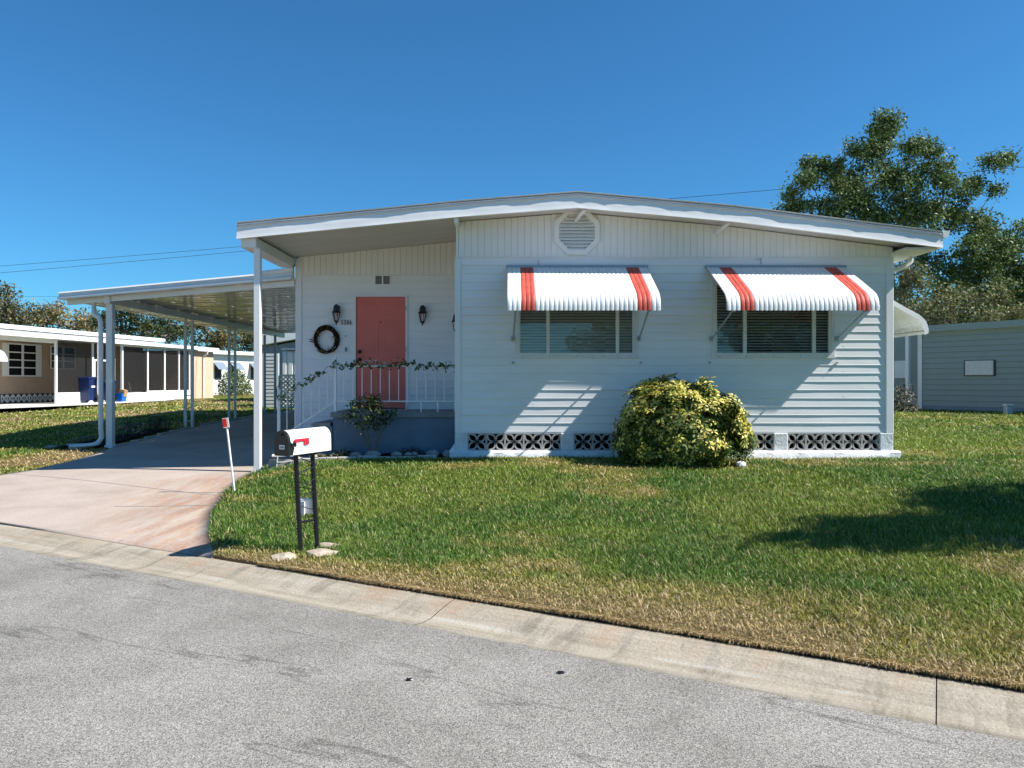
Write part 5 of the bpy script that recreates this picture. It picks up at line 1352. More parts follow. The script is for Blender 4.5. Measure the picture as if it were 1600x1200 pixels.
        mb = MB(); mb.bbox(-w/2-0.03,w/2+0.03,-w/2-0.04,w/2+0.04,h+0.002,h+0.08,0.03); mb.xform(My).build('bin_lid', M['binblue'], b)
        for s_ in (-1,1):
            mb = MB(); mb.lathe((s_*w*0.36,w/2*0.85,0.12),[(0.0,-0.03),(0.12,-0.03),(0.12,0.03),(0.0,0.03)],12,axis='y'); mb.xform(My).build('wheel', M['black'], b)
        mb = MB(); mb.box(w/2*0.97,w/2*0.985+0.012,-0.12,0.12,h*0.62,h*0.70); mb.xform(My).build('bin_mark', M['nwhite'], b)
    binn(-0.1, 5.05, 0.56, 1.08, 'dark blue wheeled bin standing before the screened porch of the beige home')
    binn(0.1, 6.1, 0.56, 0.92, 'second blue wheeled bin half hidden behind the carport corner post')
    b = thing('blue_tub', 'bright blue open tub on the slab beside the white porch post', 'tub', P(0.35,6.75,0.0), -a); My = wloc(b)
    mb = MB(); mb.lathe((0,0,0),[(0.0,0.01),(0.22,0.0),(0.27,0.38),(0.29,0.38),(0.29,0.41),(0.25,0.40),(0.20,0.05),(0,0.05)],4); mb.xform(My @ Matrix.Rotation(R(45),4,'Z')).build('tub_body', M['tubblue'], b)
    mb = MB(); lbox(mb, My @ Matrix.Rotation(R(15),4,'Y'), -0.14,0.14,-0.12,0.12,0.3,0.60); o = mb.build('cardboard_box', M['cardboard']); tag(o, 'brown cardboard box tipped into the bright blue tub', 'box')
    # chair and white box seen through the screen
    c = thing('porch_chair', 'pale chair standing behind the insect screen of the beige home', 'chair', P(-0.8,9.6,0), -a+0.6); My = wloc(c)
    mb = MB(); mb.box(-0.25,0.25,-0.25,0.25,0.40,0.44); mb.xform(My).build('seat', M['nwhite'], c)
    mb = MB(); mb.prism([(-0.25,-0.25,0.44),(-0.25,0.25,0.44),(-0.36,0.25,0.95),(-0.36,-0.25,0.95)],(-0.03,0,0)); mb.xform(My).build('backrest', M['nwhite'], c)
    for sx in (-1,1):
        for sy in (-1,1): mb = MB(); mb.beam((sx*0.22,sy*0.22,0),(sx*0.22,sy*0.22,0.4),0.03,0.03); mb.xform(My).build('leg', M['nwhite'], c)
left_neighbour()

def far_white():
    # white home further along, turned towards the sun, with small tilted window awnings
    g = 0.78; t = thing('white_home', 'distant plain white home with small tilted window awnings behind the round bush', 'house', (-21.5,54,g), R(60)); Mx = wloc(t)
    def B(name, b, m, parent=t): mb = MB(); lbox(mb, Mx, *b); return mb.build(name, m, parent)
    B('wall', (-0.6,14,0,6,-0.3,2.85), M['nwhite'])
    B('roof', (-1.0,14.3,-0.35,6.4,2.86,3.02), M['bluegrey'])
    B('fascia', (-1.0,14.3,-0.42,-0.351,2.80,3.06), M['gutter'])
    for x in (0.72, 2.2, 3.95, 6.5):
        w = B('window', (x,x+0.55,-0.04,-0.002,1.0,2.05), M['interior'])
        mb = MB(); z = 2.25; mb.prism([(x-0.15,-0.02,z),(x+0.70,-0.02,z),(x+0.70,-0.62,z-0.5),(x-0.15,-0.62,z-0.5)], (0,0,-0.04)); mb.xform(Mx).build('window_awning', M['bluegrey'], w)
    mb = MB(); mb.tube([(4.6,-0.45,2.8),(4.6,-0.3,2.4)],0.06,6); mb.xform(Mx).build('vent_pipe', M['gutter'], t)
far_white()

def middle_far():
    # blue grey gabled home beyond the carport, ribbed white shed panel, patio chair
    g = 0.75; t = thing('blue_grey_home', 'blue grey gabled home with white roof glimpsed beyond the back of the carport', 'house', (-11,38,g))
    mb = MB(); mb.box(-12.7,-6,38,46,g-0.2,g+2.1); mb.prism([(-12.7,38,g+2.1),(-6,38,g+2.1),(-6,38,g+3.6),(-9,38,g+3.15),(-12.7,38,g+2.5)],(0,8,0)); mb.build('wall', M['bluegrey'], t)
    mb = MB(); mb.prism([(-12.45,37.6,g+2.64),(-9,37.6,g+3.25),(-6,37.6,g+3.75),(-6,37.6,g+4.2),(-9,37.6,g+3.85),(-12.45,37.6,g+3.16)],(0,8.6,0)); mb.build('roof', M['rooftop'], t)
    mb = MB(); mb.box(-11.0,-6,37.95,38-0.002,g+2.42,g+2.50); mb.build('trim_board', M['nwhite'], t)
    g = gz(-10,31)
    t = thing('ribbed_shed', 'white shed with vertical ribbed cladding behind the carport', 'shed', (-9.3,31,g))
    mb = MB(); x = -9.26; 
    mb.box(-9.26,-6.0,31.06,33,g,g+2.30)
    while x < -6.0:
        mb.quad((x,31.0,g),(x+0.13,31.0,g),(x+0.13,31.0,g+2.25),(x,31.0,g+2.25)); mb.quad((x+0.13,31.0,g),(x+0.17,31.07,g),(x+0.17,31.07,g+2.25),(x+0.13,31.0,g+2.25)); mb.quad((x+0.17,31.07,g),(x+0.26,31.0,g),(x+0.26,31.0,g+2.25),(x+0.17,31.07,g+2.25)); x += 0.26
    mb.build('ribbed_wall', M['nwhite'], t)
    mb = MB(); mb.box(-9.28,-6,30.9,33.2,g+2.32,g+2.40); mb.build('roof', M['bluegrey'], t)
    # white panel seen through the trellis rungs
    g = gz(-10.2,30); mb = MB(); mb.box(-10.02,-9.30,30.6,30.68,g+0.05,g+2.2); o = mb.build('white_privacy_panel', M['nwhite']); tag(o, 'plain white privacy panel behind the trellis post of the carport', 'panel')
    # lattice low wall and chair
    g = gz(-7.6,26.5); t = thing('patio_chair', 'dark scrolled metal patio chair at the back of the carport', 'chair', (-7.75,26.2,g), R(20)); Mx = wloc(t)
    mb = MB(); mb.bbox(-0.24,0.24,-0.22,0.22,0.43,0.46,0.01); mb.xform(Mx).build('seat', M['awn_rail'], t)
    mb = MB()
    mb.tube([(-0.24,0.22,0.45),(-0.25,0.27,0.85),(-0.15,0.30,1.02),(0,0.31,1.06),(0.15,0.30,1.02),(0.25,0.27,0.85),(0.24,0.22,0.45)],0.014,6)
    for x in (-0.12,0,0.12): mb.tube([(x,0.23,0.45),(x+0.03,0.27,0.7),(x,0.29,1.0)],0.009,5)
    mb.xform(Mx).build('backrest', M['awn_rail'], t)
    for sx in (-1,1):
        for sy in (-1,1): mb = MB(); mb.tube([(sx*0.21,sy*0.19,0.44),(sx*0.22,sy*0.20,0.2),(sx*0.25,sy*0.23,0.0)],0.014,6); mb.xform(Mx).build('leg', M['awn_rail'], t)
        mb = MB(); mb.tube([(sx*0.25,0.25,0.68),(sx*0.26,0.0,0.68),(sx*0.25,-0.2,0.64),(sx*0.24,-0.2,0.44)],0.012,6); mb.xform(Mx).build('armrest', M['awn_rail'], t)
    g = gz(-7,28.5); t = thing('lattice_panel', 'low grey green lattice panel at the back of the carport beside the house', 'lattice', (-8.2,28.4,g)); mb = MB()
    x0, x1, z0, z1 = -8.58, -7.3, g+0.1, g+1.25
    for k in range(-8, 20):
        for s in (1,-1):
            pts = []
            for u in np.linspace(0,1,2):
                pass
            a = x0+k*0.15; p = (a, z0) if s > 0 else (a, z1); q = (a+(z1-z0), z1) if s > 0 else (a+(z1-z0), z0)
            # clip to panel
            def clip(p, q):
                (ax, az), (bx, bz) = p, q; t0, t1 = 0, 1
                for d, lo, hi, o_ in ((bx-ax, x0, x1, ax),):
                    ta, tb = (lo-o_)/d, (hi-o_)/d; t0 = max(t0, min(ta,tb)); t1 = min(t1, max(ta,tb))
                if t0 >= t1: return None
                return (ax+(bx-ax)*t0, az+(bz-az)*t0), (ax+(bx-ax)*t1, az+(bz-az)*t1)
            c = clip(p, q)
            if c: mb.beam((c[0][0],28.4+0.006*s,c[0][1]),(c[1][0],28.4+0.006*s,c[1][1]),0.012,0.04)
    mb.build('lattice_slats', M['alu'], t)
    mb = MB(); mb.box(x0-0.03,x1+0.03,28.37,28.43,z1,z1+0.05); mb.box(x0-0.03,x1+0.03,28.37,28.43,z0-0.05,z0); mb.box(x0-0.05,x0,28.37,28.43,g,z1); mb.box(x1,x1+0.05,28.37,28.43,g,z1); mb.build('lattice_frame', M['alu'], t)
middle_far()

def right_neighbour():
    # wall runs from near-right to far-left: local x along the wall, outside faces -y
    a = math.atan2(-0.86, 0.52); g = 0.55
    t = thing('pale_green_home', 'long pale green siding home with a flat roof at the right edge of the lawn', 'house', (14.45,27.2,g), a); Mx = wloc(t)
    mb = MB(); L = 12.0; e = 0.185; n = 14
    for k in range(n):
        z0, z1 = 0.22+k*e, 0.22+(k+1)*e
        mb.quad((0,-0.025,z0+0.01),(L,-0.025,z0+0.01),(L,0,z1),(0,0,z1)); mb.quad((0,0,z0),(L,0,z0),(L,-0.025,z0+0.01),(0,-0.025,z0+0.01))
    mb.box(0,L,0.003,3.4,-0.1,2.80); mb.xform(Mx).build('siding_wall', M['nbr_siding'], t)
    mb = MB(); mb.box(-0.02,L,-0.02,0.0,-0.15,0.215); mb.xform(Mx).build('skirt', M['bluegrey'], t)
    mb = MB(); mb.box(-0.3,L,-0.22,3.5,2.80,2.99); mb.xform(Mx).build('roof', M['nwhite'], t)
    mb = MB(); mb.box(-0.3,L,-0.245,-0.221,2.80,3.02); mb.xform(Mx).build('fascia', M['nbr_siding'], t)
    mb = MB(); mb.box(-0.06,0.10,-0.05,-0.027,0.1,2.79); mb.xform(Mx).build('corner_trim', M['nwhite'], t)
    mb = MB(); mb.box(-0.36,-0.24,-0.30,-0.18,0.25,2.9); mb.xform(Mx).build('downspout', M['nwhite'], t)
    mb = MB(); mb.box(1.55,2.55,-0.06,-0.027,1.25,1.78); f = mb.xform(Mx).build('window', M['interior'], t)
    mb = MB(); mb.bbox(1.60,2.51,-0.10,-0.061,1.28,1.76,0.02); mb.xform(Mx).build('covered_unit', M['wgrey'], f)
    # recessed side bay with a white door
    mb = MB(); mb.box(-5,-0.31,0.9,3.4,-0.1,2.78); mb.xform(Mx).build('rear_wall', M['nbr_siding'], t)
    mb = MB(); mb.box(-1.5,-0.95,0.84,0.898,1.2,1.85); mb.xform(Mx).build('white_hatch', M['nwhite'], t)
    mb = MB(); mb.lathe(tuple(Mx @ Vector((3.5,1.2,2.99))), [(0.20,0.0),(0.20,0.14),(0.32,0.17),(0.30,0.26),(0.12,0.32),(0,0.33)], 12); mb.build('roof_vent', M['nwhite'], t, smooth=True)
    x, y = 15.05, 23.3; g = gz(x, y); b = thing('utility_box', 'small grey utility pedestal standing in the grass before the pale green home', 'utility box', (x, y, g))
    mb = MB(); mb.bbox(x-0.10,x+0.10,y-0.09,y+0.09,g-0.03,g+0.27,0.015); mb.build('pedestal_body', M['alu'], b); mb = MB(); mb.bbox(x-0.115,x+0.115,y-0.105,y+0.105,g+0.272,g+0.33,0.02); mb.build('pedestal_cap', M['wgrey'], b)
    mound('flowering_bush', 'small dark bush with pale blossoms at the far right corner of the white home', 12.55, 24.6, 0.45, 0.95, 700, [(0.03,0.05,0.02),(0.05,0.07,0.03),(0.4,0.33,0.27)], 0.09, seed=9, cat='bush')
right_neighbour()
mound('round_bush', 'loose rounded green bush on the grass before the distant white home', -18.5, 51.3, 1.25, 1.75, 2200, [(0.12,0.17,0.05),(0.08,0.12,0.03),(0.22,0.26,0.10)], 0.16, seed=10, cat='bush', base=0.75)
o_ = None

# ------------------------------------------------------------------ power lines
def lines():
    P = (-3.3, 40.0)   # pole behind the home, hidden from the street by its roof
    t = thing('utility_pole', 'wooden utility pole standing behind the white home, carrying the black cables', 'pole', (P[0],P[1],gz(*P)))
    mb = MB(); mb.tube([(P[0],P[1],gz(*P)-0.2),(P[0],P[1],10.2)], [0.16,0.12], 10); mb.build('shaft', M['pole'], t, smooth=True)
    for (A, B, l, sag) in ((at(-250,434,52), (P[0]-0.1,P[1],at(0,357,40)[2]), 'upper of the two black cables at the left, running behind the white roof', 0.0), (at(-250,446.5,52), (P[0]-0.05,P[1],at(0,362,40)[2]), 'lower of the two black cables at the left, running behind the white roof', 0.0),
                      ((P[0]+0.1,P[1],at(0,338,40)[2]), at(1900,232,30), 'thin cable leaving the right slope of the roof and passing behind the tall tree', 0.0), (at(-250,463,80), at(300,461,70), 'faint low cable above the far left trees', 0.0)):
        mb = MB(); pts = []
        for k in range(31):
            u = k/30; p = [A[i]+(B[i]-A[i])*u for i in range(3)]; p[2] -= 0.10*math.sin(math.pi*u); pts.append(p)
        mb.tube(pts, 0.011, 5); o = mb.build('power_cable', M['wire']); tag(o, l, 'cable')

# ------------------------------------------------------------------ trees
def tree(name, label, base, blobs, leafsize, dens, pal, weights=None, seed=0, trunk_r=0.2, forks=3, twig=False, group=None, clump=0.28, cat='tree', bare=0, aspect=2.0, shell=0.5):
    t = thing(name, label, cat, base, group=group); g2 = np.random.default_rng(seed); cen = []; tone = []
    mb = MB(); bx, by, bz = base
    rr = random.Random(seed); bl = [(np.array(c, float), np.array(r if isinstance(r, (list, tuple)) else (r,r,r*0.85), float)) for c, r in blobs]
    # trunks fork and reach for each blob
    forkp = []
    hz = min(c[2] for c, _ in bl)
    for k in range(forks):
        a = 2*math.pi*k/forks+rr.uniform(0,1); p = (bx+0.5*math.cos(a)*rr.uniform(.5,1.2), by+0.4*math.sin(a), bz+max(1.0,(hz-bz)*0.75)+rr.uniform(-0.3,0.3)); forkp.append(p)
        mb.tube([(bx+0.08*math.cos(a),by+0.08*math.sin(a),bz-0.1),(bx+0.2*math.cos(a),by+0.15*math.sin(a),bz+(p[2]-bz)*0.5),p], [trunk_r,trunk_r*0.8,trunk_r*0.6], 8)
    nodes = [(np.array(p), trunk_r*0.6) for p in forkp]
    for c, r in sorted(bl, key=lambda b: np.linalg.norm(b[0]-np.array(forkp).mean(0))):
        f, fr = min(nodes, key=lambda q: np.linalg.norm(q[0]-c)+0.5*max(0, q[0][2]-c[2])); rad = max(fr*0.72, trunk_r*0.10)
        m_ = (f+c)/2+np.array([rr.uniform(-.15,.15), 0, rr.uniform(-0.15,0.2)])
        mb.tube([tuple(f), tuple(m_), tuple(c)], [fr*0.9, (fr+rad)/2*0.9, rad], 6); nodes.append((c, rad))
        for j in range(4+bare):
            u = rand_unit(1, g2)[0]; e = c+u*r*0.95; mb.tube([tuple(c), tuple((c+e)/2+g2.normal(size=3)*0.08), tuple(e)], [trunk_r*0.10,trunk_r*0.06,trunk_r*0.03], 4)
    mb.build('trunk', M['bark'] if not bare else M['twig'], t, smooth=True)
    for c, r in bl:
        vol = r[0]*r[1]*r[2]; m_ = max(5, int(6.0*(r.mean()/clump)**2*0.62*(1.35 if r.mean() < 0.6 else 1))); u = rand_unit(m_, g2); k = (shell+(1-shell)*g2.random(m_)); cc = c+u*k[:,None]*r
        for q in cc:
            n = max(6, int(dens*1.9*(0.6+0.8*g2.random()))); cr = clump*(0.6+0.8*g2.random())
            P = q+np.clip(g2.normal(size=(n,3)), -1.8, 1.8)*cr*0.55*np.array([1,1,0.75]); cen.append(P); tone.append(np.full(n, 0.75+0.5*g2.random()))
    C = np.concatenate(cen); T = np.concatenate(tone)
    V, F, c = leaves(C, leafsize, pal, weights, g=g2, aspect=aspect); c = c*np.r_[T, T][:,None]
    raw_mesh('crown', V, F, M['leaf'], c, parent=t); return t

OAK = [(0.085,0.135,0.04),(0.125,0.185,0.05),(0.055,0.085,0.028),(0.17,0.23,0.07),(0.22,0.28,0.14)]
def at(px, py, Y): return ((px-800)/1200*Y, Y, 1.6+(597-py)/1200*Y)
lines()
def right_trees():
    Y = 33.0; g = gz(16.8,33); k = Y/1200; r2 = random.Random(2)
    b1 = [(1408,188,17),(1402,212,24),(1365,205,20),(1352,218,16),(1388,240,34),(1432,226,24),(1452,222,12),(1330,240,14),(1290,250,13),(1270,255,10),(1268,280,20),(1243,290,13),(1235,300,10),(1300,262,14),(1325,275,24),(1350,270,30),(1262,310,26),(1285,325,24),(1335,305,38),(1395,290,48),(1448,300,26),(1432,262,26),(1360,340,44),(1415,345,44),(1300,340,24),(1240,325,12),(1462,330,16),(1330,360,30),(1455,285,12)]
    bl = []
    for (x, y, r) in b1: bl.append(((*(np.array(at(x, y, Y))[:1]), Y+r2.uniform(-1.5,1.5), at(x, y, Y)[2]), r*k*1.02))
    tree('tree', 'tall irregular dark green tree rising behind the right end of the white roof', (16.6,33.2,g), bl, 0.15, 52, OAK, seed=21, trunk_r=0.16, forks=4, clump=0.40, shell=0.25)
    Y = 34.5; k = Y/1200
    b2 = [(1545,258,15),(1558,252,11),(1530,262,13),(1522,285,11),(1540,284,15),(1513,302,14),(1535,306,12),(1505,322,20),(1478,322,12),(1490,350,28),(1455,365,24),(1530,345,26),(1560,352,24),(1540,380,36),(1585,372,22),(1600,388,24),(1500,390,32),(1460,405,30),(1580,415,36),(1530,420,36),(1490,440,34),(1620,420,30),(1605,365,22),(1630,385,26),(1572,385,22),(1545,460,34),(1595,465,34),(1630,470,34),(1650,430,30)]
    bl = [((at(x,y,Y)[0], Y+r2.uniform(-1,1), at(x,y,Y)[2]), r*k*1.02) for x, y, r in b2]
    tree('tree', 'second looser tree right of the tall one, topped by two small leaf tufts', (21.2,34.5,g), bl, 0.15, 46, OAK, seed=22, trunk_r=0.15, forks=4, clump=0.40, shell=0.35)
    Y = 29.5; k = Y/1200
    b3 = [(1420,420,22),(1415,455,24),(1440,440,26),(1470,465,28),(1430,485,24),(1465,500,26),(1500,490,28),(1530,500,24),(1555,490,24),(1580,500,22),(1490,520,20),(1520,525,16),(1450,515,18),(1600,495,20),(1520,470,26),(1560,460,22),(1620,490,25)]
    bl = [((at(x,y,Y)[0], Y+r2.uniform(-0.8,0.8), at(x,y,Y)[2]), r*k) for x, y, r in b3]
    tree('thicket_tree', 'low twiggy olive thicket in front of the two trees, over the pale green roof', (17.9,32.2,g), bl, 0.13, 36, [(0.13,0.15,0.05),(0.19,0.19,0.07),(0.08,0.10,0.035),(0.26,0.24,0.13)], seed=23, trunk_r=0.13, forks=5, clump=0.38, bare=6, shell=0.2)
    # far leafy mass to close gaps low behind
    tree('tree', 'dense dark tree behind the thicket, low at the right edge', (27,41,g), [((23.0,41,4.2),2.3),((26,42,4.6),2.8),((29.5,42,4.6),2.8),((21.5,40,5.6),1.8),((25.5,41,6.8),2.0),((29,41,7.2),2.2),((32,41,6),2.6)], 0.24, 26, OAK, seed=24, trunk_r=0.2, clump=0.6)
right_trees()
def far_trees():
    def ft(name, label, bx, Y, blobs, pal, seed, ls=0.42, dens=24, cl=1.0, bare=0, tr=0.4):
        k = Y/1200; r2 = random.Random(seed); g = gz(bx, Y)
        bl = [((at(x,y,Y)[0], Y+r2.uniform(-2,2), at(x,y,Y)[2]), r*k) for x, y, r in blobs]
        tree(name, label, (bx, Y, g), bl, ls, dens, pal, seed=seed, trunk_r=tr, clump=cl, group=None, bare=bare)
    DRY = [(0.13,0.13,0.05),(0.20,0.17,0.08),(0.10,0.11,0.045),(0.27,0.23,0.14),(0.085,0.10,0.035)]
    GOLD = [(0.22,0.17,0.06),(0.30,0.22,0.09),(0.14,0.13,0.05),(0.36,0.31,0.20)]
    DK = [(0.03,0.045,0.018),(0.05,0.07,0.022),(0.075,0.09,0.03),(0.13,0.13,0.05)]
    ft('tree', 'rounded grey green tree at the far left behind the beige home', -52, 75, [(5,490,26),(28,478,22),(15,465,14),(45,488,18),(-15,480,26),(30,500,22),(52,500,14),(0,505,25),(-40,490,30)], DRY, 31, 0.34, 40, 1.0, 2)
    ft('tree', 'golden brown tree right of the rounded grey one behind the beige home', -44, 78, [(78,490,16),(100,486,15),(92,500,20),(118,492,16),(135,502,14),(112,510,18),(75,508,16),(140,515,12),(66,498,12)], GOLD, 32, 0.30, 36, 0.85, 4)
    ft('tree', 'dark evergreen tree seen under the near corner of the carport', -32, 62, [(185,492,14),(205,490,16),(230,498,18),(170,505,14),(250,502,16),(205,512,22),(270,508,16),(240,520,20),(185,520,18),(165,495,8),(262,525,16)], DK, 33, 0.26, 44, 0.8)
    ft('tree', 'olive tree between the twin carport posts', -26, 66, [(295,512,16),(318,515,15),(340,522,16),(300,530,16),(325,535,16),(360,528,14),(380,520,13),(345,540,14),(395,530,14),(280,525,14),(412,515,12),(375,540,14)], GOLD[:3]+DK[2:], 34, 0.26, 40, 0.8)
    ft('tree', 'green tree behind the blue grey home, far beyond the carport', -21, 64, [(400,525,18),(425,520,18),(445,515,18),(390,545,16),(420,540,18),(470,520,20)], DK, 35, 0.26, 40, 0.8)
    for k, (x, Y_) in enumerate(((30, 95), (62, 105), (-80, 110))):
        g = gz(x, Y_); r2 = random.Random(50+k)
        if x > 0: continue
        tree('tree', 'distant dark tree beyond the left edge of the beige home', (x, Y_, g), [((x+r2.uniform(-5,5), Y_+r2.uniform(-3,3), g+4+r2.uniform(0,3)), 3.0) for _ in range(7)], 0.7, 20, DK, seed=60+k, trunk_r=0.4, clump=1.4)
far_trees()
def shade_tree():
    # stands on the lawn outside the right edge of the picture; its shade falls on the near lawn
    g = gz(10.5, 6.3); r2 = random.Random(9)
    bl = [((6.6,6.1,4.35),0.34),((7.3,6.05,4.5),0.5),((8.0,6.2,4.7),0.62),((8.9,6.5,4.9),0.85),((9.9,6.7,5.1),1.0),((11.0,6.5,5.4),1.1),((10.0,7.6,5.3),0.8),((9.2,7.4,4.6),0.6),((9.6,5.8,4.9),0.7),((11.0,5.5,5.0),1.0),((12,7.0,5.2),1.1),((8.6,5.85,4.2),0.5),((10.6,8.0,4.8),0.8),((11.2,6.5,6.3),0.9),((12.5,5.9,5.9),0.9),((7.7,6.6,4.9),0.36),((9.3,5.1,4.7),0.6),((10.6,4.9,5.0),0.8)]
    tree('shade_tree', 'spreading tree off to the right whose shade lies on the near lawn', (10.9,7.0,g), bl, 0.12, 42, OAK, seed=71, trunk_r=0.2, forks=3, clump=0.28, shell=0.25)
shade_tree()
def across_street():
    # unseen trees added across the street to darken the reflections in the window glass
    r2 = random.Random(17)
    for x, y, l in ((-3.5,-17,'unseen tree added across the street to darken the left window reflection'),(6.5,-18,'unseen tree added across the street to darken the right window reflection'),(15,-16,'unseen tree added across the street, rightmost of those darkening the window reflections')):
        g = gz(x, y); bl = [((x+r2.uniform(-2.6,2.6), y+r2.uniform(-1.5,1.5), g+2.2+r2.uniform(0,3.2)), 1.25) for _ in range(14)]
        tree('tree', l, (x,y,g), bl, 0.30, 14, OAK, seed=int(80+x), trunk_r=0.2, clump=0.6)
across_street()
# ------------------------------------------------------------------ grass blades
def grass():
    g2 = np.random.default_rng(99); XY = []; LN = []; WD = []
    bands = [(3.6,5.5,7600,0.046,0.0056),(5.5,7.5,6000,0.047,0.0060),(7.5,10,3600,0.050,0.0072),(10,13.5,1600,0.052,0.0105),(13.5,19,520,0.055,0.016),(19,30,170,0.06,0.030),(30,46,45,0.075,0.055)]
    for (r0, r1, dn, ln, wd) in bands:
        half = math.atan(0.82)+0.02; area = half*(r1*r1-r0*r0); n = int(area*dn)
        th = (g2.random(n)*2-1)*half; r = np.sqrt(r0*r0+(r1*r1-r0*r0)*g2.random(n)); x = r*np.sin(th)/np.cos(0*th); y = r*np.cos(th)
        d = dist(x, y); keep = d > 0.512+0.035*nz(x,y,5)
        keep &= ~inside(POLY, x, y)
        keep &= ~((x > -1.03) & (x < 6.22) & (y > 12.24) & (y < 28)); keep &= ~((x > -4.3) & (x < 6.2) & (y > 12.9) & (y < 28))
        keep &= ~((x > -3.72) & (x < -0.9) & (y > 12.20)& (y < 13)); keep &= ~((x > -9.3) & (x < -8.15) & (y > 15.5) & (y < 19.3))
        for (sx, sy, sr) in ((-1.97,6.66,0.10),(-1.69,6.80,0.125),(-1.69,7.07,0.07)): keep &= (x-sx)**2+(y-sy)**2 > sr*sr
        # neighbour slab
        a = math.atan2(0.15,0.99); lx = (x+20)*math.cos(a)-(y-30)*math.sin(a); ly = (x+20)*math.sin(a)+(y-30)*math.cos(a)
        keep &= ~((lx < 2.0-0.1*np.clip(ly,0,10)) & (lx > -8) & (ly > -9) & (ly < 9.4)) & ~((lx < 0.1) & (ly > 7))
        dr = dryness(x, y); keep &= g2.random(n) > 0.42*sstep(0.55, 1.0, dr)*(y < 14)
        # thin ragged bare line at the curb
        keep &= (g2.random(n) < sstep(0.49, 0.60, d)+0.25)
        x, y, dr = x[keep], y[keep], dr[keep]; XY.append(np.stack([x,y,dr],1)); LN.append(np.full(len(x), ln)); WD.append(np.full(len(x), wd))
    P = np.concatenate(XY); ln = np.concatenate(LN); wd = np.concatenate(WD); n = len(P); x, y, dr = P.T
    # ragged fringe hanging over the curb edge
    nf = 60000; tt = g2.uniform(-5, 7, nf); df = 0.510+0.045*g2.random(nf)**1.5; fx, fy = td2xy(tt, df); kf = ~inside(POLY, fx, fy) & (g2.random(nf) < 0.25+1.0*nz(fx,fy,4.0,8.0))
    fx, fy = fx[kf], fy[kf]; nf = len(fx); near = 1/(1+0.12*np.hypot(fx, fy))
    n0 = len(x); x = np.r_[x, fx]; y = np.r_[y, fy]; dr = np.r_[dr, np.clip(dryness(fx, fy)+0.35, 0, 1)]; ln = np.r_[ln, np.full(nf, 0.055)]; wd = np.r_[wd, np.full(nf, 0.0055)]; n = len(x)
    clumpy = fbm(x, y, 2.6, 41.0); L = ln*(0.55+0.9*g2.random(n))*(0.65+0.75*clumpy)*(1-0.30*dr)
    tuft = nz(x, y, 1.3, 77.0) > 0.80; L *= np.where(tuft & (g2.random(n) < 0.25), 1.6, 1.0)
    z = G(x, y)+0.008; base = np.stack([x,y,z],1)
    az = g2.random(n)*2*math.pi; lean = np.clip(0.35+0.35*g2.random(n)+0.55*dr*g2.random(n)+0.25*(g2.random(n) < 0.2), 0, 1.35)
    hd = np.stack([np.cos(az), np.sin(az), np.zeros(n)],1); up = np.array([0,0,1.0])
    d1 = hd*np.sin(lean*0.55)[:,None]+up*np.cos(lean*0.55)[:,None]; d2 = hd*np.sin(lean*1.6)[:,None]+up*np.cos(lean*1.6)[:,None]
    lean[n0:] = 0.75+0.75*g2.random(n-n0); fr = dist(x, y) < 0.60; hd[fr] = hd[fr]*0.5-np.array([NX,NY,0])*0.8; hd /= np.linalg.norm(hd,axis=1,keepdims=True)
    d1 = hd*np.sin(lean*0.55)[:,None]+up*np.cos(lean*0.55)[:,None]; d2 = hd*np.sin(lean*1.6)[:,None]+up*np.cos(lean*1.6)[:,None]
    m = base+d1*(L*0.5)[:,None]; tip = m+d2*(L*0.6)[:,None]
    tw = az+math.pi/2+g2.normal(size=n)*0.5; s = np.stack([np.cos(tw), np.sin(tw), np.zeros(n)],1)*(wd*0.5*(0.7+0.6*g2.random(n)))[:,None]
    V = np.stack([base-s*0.8, base+s*0.8, m+s, m-s, tip], 1).reshape(-1,3); i = np.arange(n)*5
    F = np.concatenate([np.stack([i,i+1,i+2],1), np.stack([i,i+2,i+3],1), np.stack([i+3,i+2,i+4],1)], 0)
    c = lawn_col(x, y); c = c*(0.55+1.0*g2.random(n))[:,None]*(0.82+0.36*fbm(x,y,3.1,61.0))[:,None]
    dry = g2.random(n) < (0.02+0.10*fbm(x,y,1.1,5.0)+0.66*sstep(0.15, 0.95, dr)); c = np.where(dry[:,None], STRAW*(0.6+0.7*g2.random(n))[:,None], c)
    yl = (~dry) & (g2.random(n) < 0.18); c = np.where(yl[:,None], c*np.array([1.6,1.35,1.1]), c)
    C = np.concatenate([c,c,c],0)
    o = raw_mesh('grass', V, F, M['grassblade'], C); tag(o, kind='stuff', label='mown lawn grass, green with a dry brown band along the curb')
    print('blades', n)
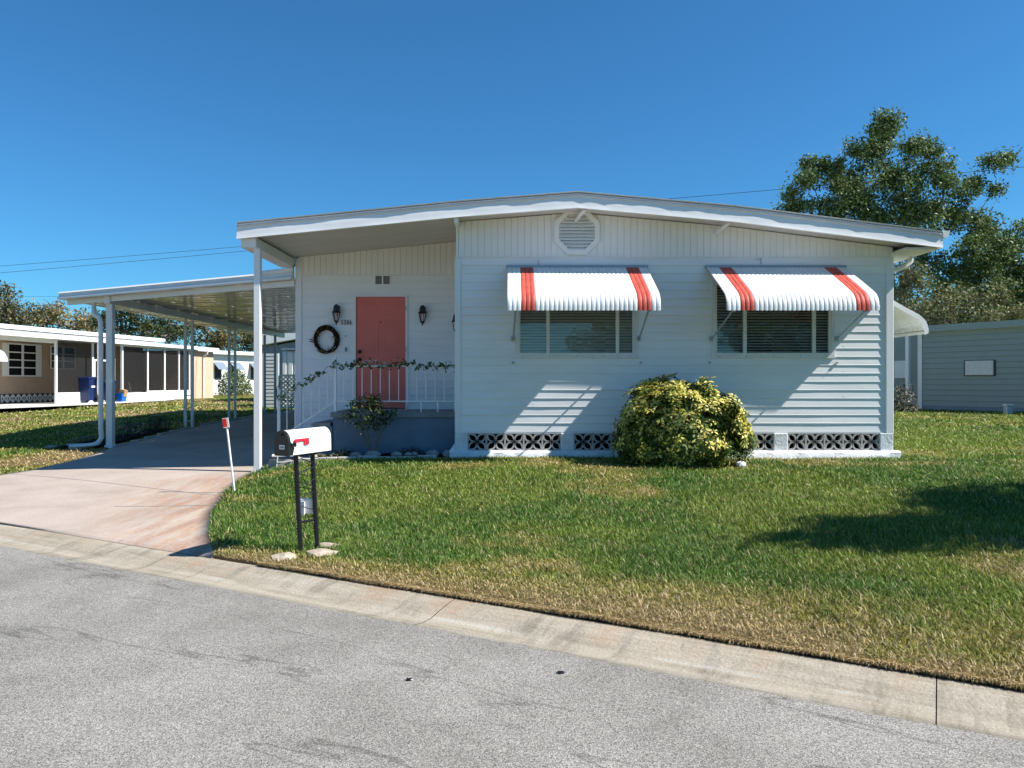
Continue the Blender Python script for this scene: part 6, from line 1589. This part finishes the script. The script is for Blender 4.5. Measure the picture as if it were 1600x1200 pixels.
    # fallen bits on the asphalt
    for k, (x, y, s) in enumerate(((-0.55,4.12,0.016),(0.27,4.22,0.018))):
        mb = MB(); rock(mb, (0,0,0), (s*1.4,s,s*0.4), k+90, n=1); o = mb.build('leaf_litter', M['black']); o.location = (x,y,0.006); tag(o, ('small dark flattened scrap on the asphalt, left of the two','small dark flattened scrap on the asphalt, right of the two')[k], 'scrap')
grass()
# ------------------------------------------------------------------ light, sky, camera
S = Vector((1.0, -0.205, 1.06)).normalized()
sun = bpy.data.lights.new('sun', 'SUN'); sun.energy = 4.8; sun.angle = R(0.53); sun.color = (1.0, 0.965, 0.91)
so = bpy.data.objects.new('sun', sun); COL.objects.link(so); so.rotation_euler = S.to_track_quat('Z', 'Y').to_euler(); so.location = (20,-5,25)
w = bpy.data.worlds.new('World'); bpy.context.scene.world = w; w.use_nodes = True
nt = w.node_tree; bg = nt.nodes['Background']; sky = nt.nodes.new('ShaderNodeTexSky'); sky.sky_type = 'NISHITA'; sky.sun_disc = False
sky.sun_elevation = math.asin(S.z); sky.sun_rotation = math.atan2(S.x, S.y)
sky.altitude = 10; sky.air_density = 1.0; sky.dust_density = 0.2; sky.ozone_density = 10.0
# the photograph's own deep blue: the sky colour is pulled towards blue for everything it lights
tn = nt.nodes.new('ShaderNodeMix'); tn.data_type = 'RGBA'; tn.blend_type = 'MULTIPLY'; tn.inputs['Factor'].default_value = 1.0
tn.inputs['B'].default_value = (0.29, 0.565, 0.615, 1)
nt.links.new(sky.outputs['Color'], tn.inputs['A']); nt.links.new(tn.outputs['Result'], bg.inputs['Color']); bg.inputs['Strength'].default_value = 0.13
cam = bpy.data.cameras.new('camera'); co = bpy.data.objects.new('camera', cam); COL.objects.link(co)
cam.sensor_width = 36; cam.lens = 36*1200/1600; cam.clip_end = 2000; cam.clip_start = 0.05
co.location = (0,0,1.6); co.rotation_euler = (R(90), 0, 0); cam.shift_y = -3/1600
sc = bpy.context.scene; sc.camera = co
sc.view_settings.view_transform = 'Standard'; sc.view_settings.look = 'None'; sc.view_settings.exposure = 0.83; sc.view_settings.gamma = 1.0
sc.cycles.max_bounces = 8; sc.cycles.transparent_max_bounces = 16
sc.cycles.caustics_reflective = False; sc.cycles.caustics_refractive = False
